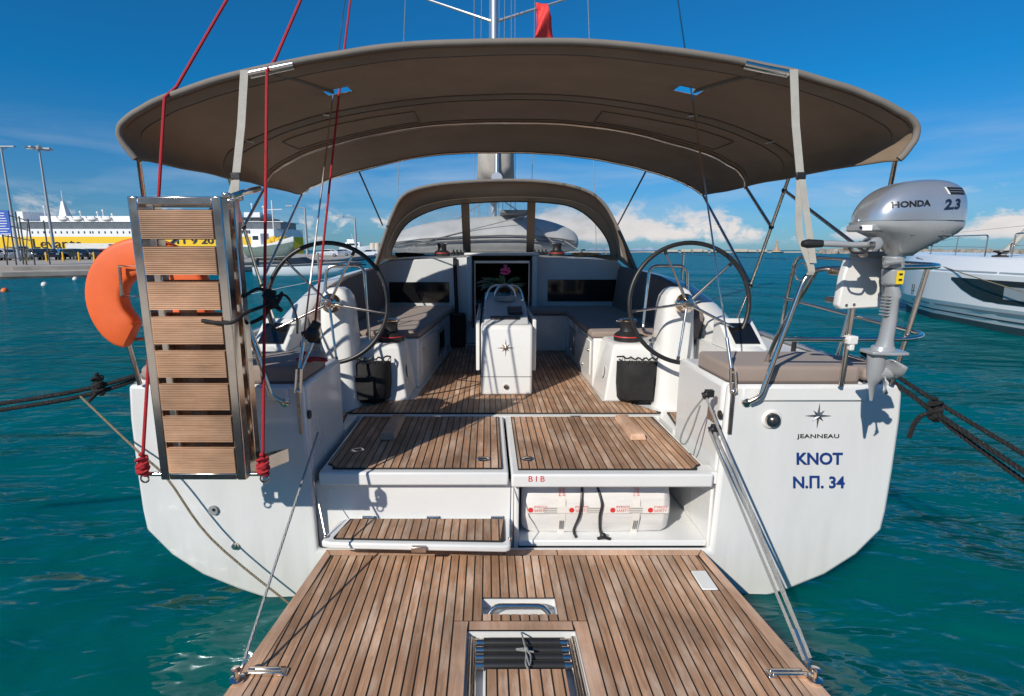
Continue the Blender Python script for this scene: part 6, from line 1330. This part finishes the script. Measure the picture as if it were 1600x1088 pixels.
twoply([kk, atY(1440, 650, 2.57), atY(1428, 664, 2.56), atY(1420, 684, 2.56)], 0.0115, None, parent=m3, name='tail')
rope('stern_line', [atY(126, 620, 2.93), atY(215, 705, 2.74), V(-1.93, 2.73, 0.78), atY(330, 842, 2.70), atY(450, 942, 2.70), V(-1.15, 2.70, -0.1)], 0.0062, 'rope_tan', 'thin tan line slanting down across the port transom', sm=5)
MB().tube([V(-2.03, 2.93, 1.385), V(-2.03, 3.13, 1.385)], 0.016, 10).tube([V(-2.03, 3.0, 1.31), V(-2.03, 3.0, 1.385)], 0.014, 8).tube([V(-2.03, 3.07, 1.31), V(-2.03, 3.07, 1.385)], 0.014, 8).build('mooring_cleat', 'steel', yacht)
MB().tube([V(2.06, 2.93, 1.39), V(2.06, 3.16, 1.39)], 0.016, 10).tube([V(2.06, 3.0, 1.31), V(2.06, 3.0, 1.39)], 0.014, 8).tube([V(2.06, 3.09, 1.31), V(2.06, 3.09, 1.39)], 0.014, 8).build('mooring_cleat', 'steel', yacht)

# ---- outboard motor on the starboard pushpit (side on to the stern)
OY = 2.36
om = thing('outboard_motor', 'small silver outboard motor clamped to the starboard stern rail', 'outboard motor', (1.7, OY, 1.33))
def oz(px, py): return atY(px, py, OY)
prof_t0 = [(1321, 346, 346), (1324, 346, 338), (1334, 346, 322), (1348, 346, 306), (1368, 346, 293), (1392, 346, 285.5), (1420, 346, 282.5), (1448, 346, 283), (1468, 346, 287), (1484, 346, 294), (1493, 346, 303), (1498, 346, 318), (1500, 346, 333), (1500, 346, 345.5)]
MX = lambda a_: 1337 + (a_ - 1321) * (1492 - 1337) / 179.0
prof_t = [(MX(a_), b_, c_) for a_, b_, c_ in prof_t0]
rr = []
fine = catmull([V(a_, b_, c_) for a_, b_, c_ in prof_t], 4); nst = len(fine)
for i, q_ in enumerate(fine):
    b = oz(q_.x, 346.5); t_ = oz(q_.x, min(q_.z, 345)); f = (q_.x - 1337) / 155.0
    e_ = min(max(2 * f - 1.02, -1), 1); hw = max(0.130 * (1 - abs(e_) ** 3.6) ** 0.5, 0.014); hh = max(t_.z - b.z, 0.003); ring = []
    for k in range(25):
        a = math.pi * k / 24; ca = math.cos(a)
        ring.append(V(b.x, OY - math.copysign(abs(ca) ** 0.5, ca) * hw * (1 - 0.10 * math.sin(a) ** 2), b.z + (math.sin(a) ** 0.72) * hh))
    rr.append(ring)
cw = MB().loft(rr).build('cowling', 'motor_silver', om, angle=75)
from mathutils.bvhtree import BVHTree
cwb = BVHTree.FromPolygons([v_.co.copy() + WL[cw.name] for v_ in cw.data.vertices], [tuple(p_.vertices) for p_ in cw.data.polygons])
def wrap(o, lift=0.0018):                          # lay a decal on the cowl's near side, along the motor's own axis
    base = WL[o.name]; bm_ = bmesh.new(); bm_.from_mesh(o.data); bmesh.ops.triangulate(bm_, faces=bm_.faces)
    for _ in range(3): bmesh.ops.subdivide_edges(bm_, edges=[e_ for e_ in bm_.edges if e_.calc_length() > 0.006], cuts=1); bmesh.ops.triangulate(bm_, faces=bm_.faces)
    bm_.to_mesh(o.data); bm_.free()
    for v_ in o.data.vertices:
        wpt = base + v_.co; h_ = cwb.ray_cast(V(wpt.x, OY - 0.5, wpt.z), V(0, 1, 0))
        if h_[0] is None: h_ = cwb.find_nearest(wpt); v_.co.x = h_[0].x - base.x; v_.co.z = h_[0].z - base.z
        if h_[0] is not None: v_.co.y = h_[0].y - lift - base.y
    return o
rr = []
for (pyy, xl, xr, hw) in [(347, 1321, 1500, 0.128), (352, 1321, 1500, 0.130), (358, 1324, 1497, 0.128), (366, 1345, 1486, 0.120), (374, 1363, 1466, 0.108), (384, 1374, 1442, 0.088), (393, 1380, 1424, 0.064), (400, 1384, 1416, 0.046)]:
    a, b = oz(MX(xl), pyy), oz(MX(xr), pyy); c = (a + b) / 2; rx = (b.x - a.x) / 2; ring = []
    for k in range(32):
        t_ = 2 * math.pi * k / 32; ca, sa = math.cos(t_), math.sin(t_)
        ring.append(V(c.x + math.copysign(abs(ca) ** 0.75, ca) * rx, OY + math.copysign(abs(sa) ** 0.75, sa) * hw, a.z))
    rr.append(ring)
lc = MB().loft(rr).build('lower_cover', 'motor_grey', om, angle=50)
for k in range(6):
    pyy = 368 + 4 * k; xl, xr = 1392 + k * 1.5, 1452 - k * 4
    hw = 0.1085 - 0.0095 * k
    a, b = oz(xl, pyy), oz(xr, pyy); MB().bb(a.x, b.x, OY - hw - 0.004, OY - hw + 0.03, a.z - 0.0028, a.z + 0.0028).build('cooling_rib', 'motor_dark', lc)
p = oz(1346, 357); MB().box(p + V(0.0, -0.02, 0), (0.08, 0.13, 0.030)).build('front_handle', 'motor_grey', om, bevel=0.008)
MB().box(p + V(-0.034, -0.07, 0.002), (0.014, 0.02, 0.014)).build('stop_button', 'ink_red', om, bevel=0.003)
def cpt_(px, py, out=0.004):                     # a point on the cowl's near side
    P_ = oz(px, py); return V(P_.x, OY - 0.128 - out, P_.z)
def toward(px, py, y): return atY(px, py, y)
def decal(nm, txt, size, m, px_, py_, **kw):
    wrap(text_mesh(nm, txt, size, m, om, toward(px_, py_, OY - 0.10), (1, 0.0, 0.05), (0, 0, 1), 0.0, **kw))
decal('maker_lettering', 'HONDA', 0.034, 'ink_black', 1418, 320, bold=0.0014, sx=1.12)
decal('power_figure', '2.3', 0.056, 'ink_navy', 1480, 321, bold=0.0024, shear=0.15, sx=1.05)
vx0, vx1 = oz(1446, 302).x, oz(1478, 302).x; vz0, vz1 = oz(1470, 308).z, oz(1470, 297).z
n_ = 12; g_ = [[V(vx0 + (vx1 - vx0) * i / n_ + 0.012 * (1 - j / 3) * (1 if i < 6 else -0.3), OY - 0.1, vz0 + (vz1 - vz0) * j / 3) for i in range(n_ + 1)] for j in range(4)]
wrap(MB().loft(g_, closed=False).build('air_vent', 'ink_black', om), 0.002)
for (xa_, xb_) in ((vx0 - 0.012, vx0 - 0.003), (vx1 - 0.004, vx1 + 0.006)):
    wrap(MB().loft([[V(xa_ + 0.012 * (1 - j / 3), OY - 0.1, vz0 + (vz1 - vz0) * j / 3), V(xb_ + 0.012 * (1 - j / 3), OY - 0.1, vz0 + (vz1 - vz0) * j / 3)] for j in range(4)], closed=False).build('vent_edge', 'white_plastic', om), 0.0025)
for j in (1, 2): wrap(MB().loft([[V(vx0 + 0.008 + (vx1 - vx0 - 0.01) * i / n_, OY - 0.1, vz0 + (vz1 - vz0) * (j / 3 + d_)) for i in range(n_ + 1)] for d_ in (-0.05, 0.05)], closed=False).build('vent_bar', 'motor_dark', om), 0.003)
p = toward(1350, 356, OY - 0.122); MB().lathe([(0.006, 0), (0.006, 0.002), (0.001, 0.002)], p - V(0.015, 0.002, 0), 12, Matrix.Rotation(R(90), 3, 'X')).build('pump_hole', 'ink_black', om); MB().box(p + V(0.012, 0.002, 0), (0.040, 0.004, 0.022), Matrix.Rotation(R(-16), 3, 'Z')).build('choke_label', 'ink_white', om)
p = toward(1466, 362, OY - 0.100); MB().box(p, (0.028, 0.03, 0.042)).build('cowl_catch', 'motor_dark', om, bevel=0.005); MB().ball(p + V(0, -0.014, 0.004), 0.009, 8, 6).build('catch_bolt', 'steel', om)
def ell(pyy, xl, xr, hw, dy=0.0):
    c_ = (xl + xr) / 2; xl, xr = c_ + (xl - c_) * 0.78, c_ + (xr - c_) * 0.78; hw *= 0.80
    a, b = oz(xl, pyy), oz(xr, pyy); return [V((a.x + b.x) / 2 + math.cos(2 * math.pi * k / 24) * (b.x - a.x) / 2, OY + dy + math.sin(2 * math.pi * k / 24) * hw, a.z) for k in range(24)]
MB().loft([ell(401, 1380, 1414, 0.050), ell(420, 1379, 1413, 0.050)]).build('swivel_head', 'motor_grey', om, bevel=0.005)
MB().loft([ell(421, 1377, 1412, 0.053), ell(443, 1376, 1410, 0.052), ell(446, 1380, 1406, 0.045)]).build('swivel_case', 'motor_grey', om, bevel=0.004)
p = V((oz(1377, 433).x + oz(1411, 433).x) / 2, OY - 0.0435, oz(1395, 433).z); MB().box(p + V(0.0, -0.002, 0), (0.032, 0.003, 0.058)).build('warning_label', 'sticker_yellow', om)
for dz in (0.014, -0.010): MB().box(p + V(0.001, -0.004, dz), (0.015, 0.0015, 0.009)).build('warning_mark', 'ink_black', om)
p = oz(1385, 409); MB().tube([p + V(-0.05, -0.055, -0.005), p + V(0.02, -0.055, 0.002)], 0.011, 8).build('tilt_lever', 'motor_grey', om)
MB().loft([ell(446, 1384, 1404, 0.036), ell(462, 1382, 1408, 0.048), ell(468, 1384, 1404, 0.040), ell(500, 1379, 1401, 0.040), ell(530, 1372, 1396, 0.042), ell(541, 1366, 1398, 0.046)]).build('leg', 'motor_grey', om, angle=50)
for k in range(7): p = oz(1388 - k * 0.9, 462 + k * 5); MB().box(p + V(-0.004, 0, 0), (0.012, 0.05, 0.006)).build('exhaust_rib', 'motor_grey', om)
a = oz(1372, 549)
MB().prism([(oz(1353, 549).x, OY - 0.045), (oz(1380, 549).x, OY - 0.07), (oz(1404, 549).x, OY - 0.065), (oz(1412, 549).x, OY), (oz(1404, 549).x, OY + 0.065), (oz(1353, 549).x, OY + 0.045)], a.z - 0.010, a.z + 0.006).build('cavitation_plate', 'motor_grey', om, bevel=0.005)
MB().loft([ell(541, 1360, 1400, 0.048), ell(547, 1356, 1402, 0.054)]).build('leg_foot', 'motor_grey', om)
MB().loft([ell(552, 1353, 1387, 0.042), ell(572, 1352, 1385, 0.040), ell(588, 1352, 1382, 0.037), ell(596, 1354, 1376, 0.024), ell(602, 1355, 1370, 0.008), ell(626, 1358, 1364, 0.005)]).build('gearcase', 'motor_grey', om, angle=60)
hubc = oz(1386, 583); MB().lathe([(0.030, -0.05), (0.032, 0.0), (0.024, 0.04), (0.006, 0.06), (0.001, 0.062)], hubc, 16, Matrix.Rotation(R(90), 3, 'Y')).build('propeller_hub', 'motor_grey', om)
for k in range(3):
    a0 = R(20 + 120 * k); gq = []
    for j in range(6):
        r_ = 0.018 + 0.080 * j / 5; wd = (0.02 + 0.05 * math.sin(math.pi * (0.15 + 0.78 * j / 5))); row = []
        for i in range(5):
            s = (i / 4 - 0.5) * 2; an = a0 + s * wd / max(r_, 0.03) * 0.62
            row.append(hubc + V(0.026 * s - 0.004, math.cos(an) * r_, math.sin(an) * r_))
        gq.append(row)
    o = MB().loft(gq, closed=False).build('propeller_blade', 'motor_grey', om, angle=80); o.modifiers.new('t', 'SOLIDIFY').thickness = 0.005
tl = [toward(1376, 381, OY - 0.06), toward(1330, 383, OY - 0.05), toward(1300, 381, OY - 0.04), toward(1285, 381, OY - 0.03)]
MB().tube(tl, [0.017, 0.013, 0.0145, 0.013], 12).build('tiller', 'motor_grey', om)
MB().tube([tl[-1], toward(1262, 381, OY - 0.02), toward(1254, 381, OY - 0.02)], [0.016, 0.020, 0.014], 12).build('tiller_grip', 'black_rubber', om)
MB().lathe([(0.026, -0.03), (0.027, 0.03), (0.018, 0.034), (0.001, 0.034)], toward(1362, 381, OY - 0.06), 18, Matrix.Rotation(R(90), 3, 'X')).build('tiller_pivot', 'motor_grey', om)
MB().lathe([(0.010, 0), (0.010, 0.012), (0.001, 0.013)], toward(1362, 381, OY - 0.095), 8, Matrix.Rotation(R(90), 3, 'X')).build('pivot_bolt', 'steel_dull', om)
MB().tube(catmull([toward(1326, 384, OY - 0.04), toward(1332, 394, OY - 0.06), toward(1350, 395, OY - 0.07), toward(1358, 386, OY - 0.07)], 5), 0.005, 6).build('throttle_cable', 'black_rubber', om)
cl = MB(); a = toward(1352, 398, 2.55); 
cl.add([toward(1378, 400, OY + 0.02), toward(1400, 402, OY + 0.02), toward(1402, 470, OY + 0.05), toward(1380, 470, 2.50), toward(1378, 400, 2.535), toward(1398, 402, 2.535), toward(1396, 462, 2.535), toward(1376, 462, 2.535)], [(0, 1, 2, 3), (4, 5, 6, 7), (0, 1, 5, 4), (1, 2, 6, 5), (2, 3, 7, 6), (3, 0, 4, 7)])
cl.build('clamp_bracket', 'motor_dark', om, bevel=0.006)
MB().box(toward(1356, 399, 2.50), (0.14, 0.06, 0.035)).build('clamp_head', 'grey_plastic', om, bevel=0.01)
for (qx, qy) in ((1345, 398), (1322, 388)): MB().lathe([(0.013, 0), (0.013, 0.03), (0.001, 0.03)], toward(qx, qy, 2.47), 12, Matrix.Rotation(R(90), 3, 'X')).build('clamp_screw', 'steel_dull', om)
BYd = 2.545
bq = [atY(q_[0], q_[1], BYd) for q_ in ((1326, 406), (1394, 404), (1391, 480), (1314, 484), (1309, 478), (1318, 430))]
bd = MB().prism([(q_.x, q_.z) for q_ in bq], BYd - 0.004, BYd + 0.045, 'y').build('motor_bracket', 'white_plastic', None, bevel=0.008)
for zz_ in (1.78, 1.92): MB().bb(1.60, 1.66, BYd + 0.046, 2.735, zz_ - 0.015, zz_ + 0.015).build('rail_arm', 'steel_dull', bd, bevel=0.004)
tag(bd, 'white outboard mounting board fixed on the starboard stern rail', 'bracket')
for (qx, qy) in ((1322, 477), (1334, 476)): MB().lathe([(0.007, 0), (0.007, 0.004), (0.001, 0.005)], atY(qx, qy, BYd - 0.0045), 10, Matrix.Rotation(R(90), 3, 'X')).build('bolt', 'steel_dull', bd)
MB().box(V(1.76, 2.728, 1.565), (0.05, 0.05, 0.045)).box(V(1.76, 2.72, 1.535), (0.025, 0.03, 0.05)).build('rail_clamp', 'white_plastic', yacht, bevel=0.006)
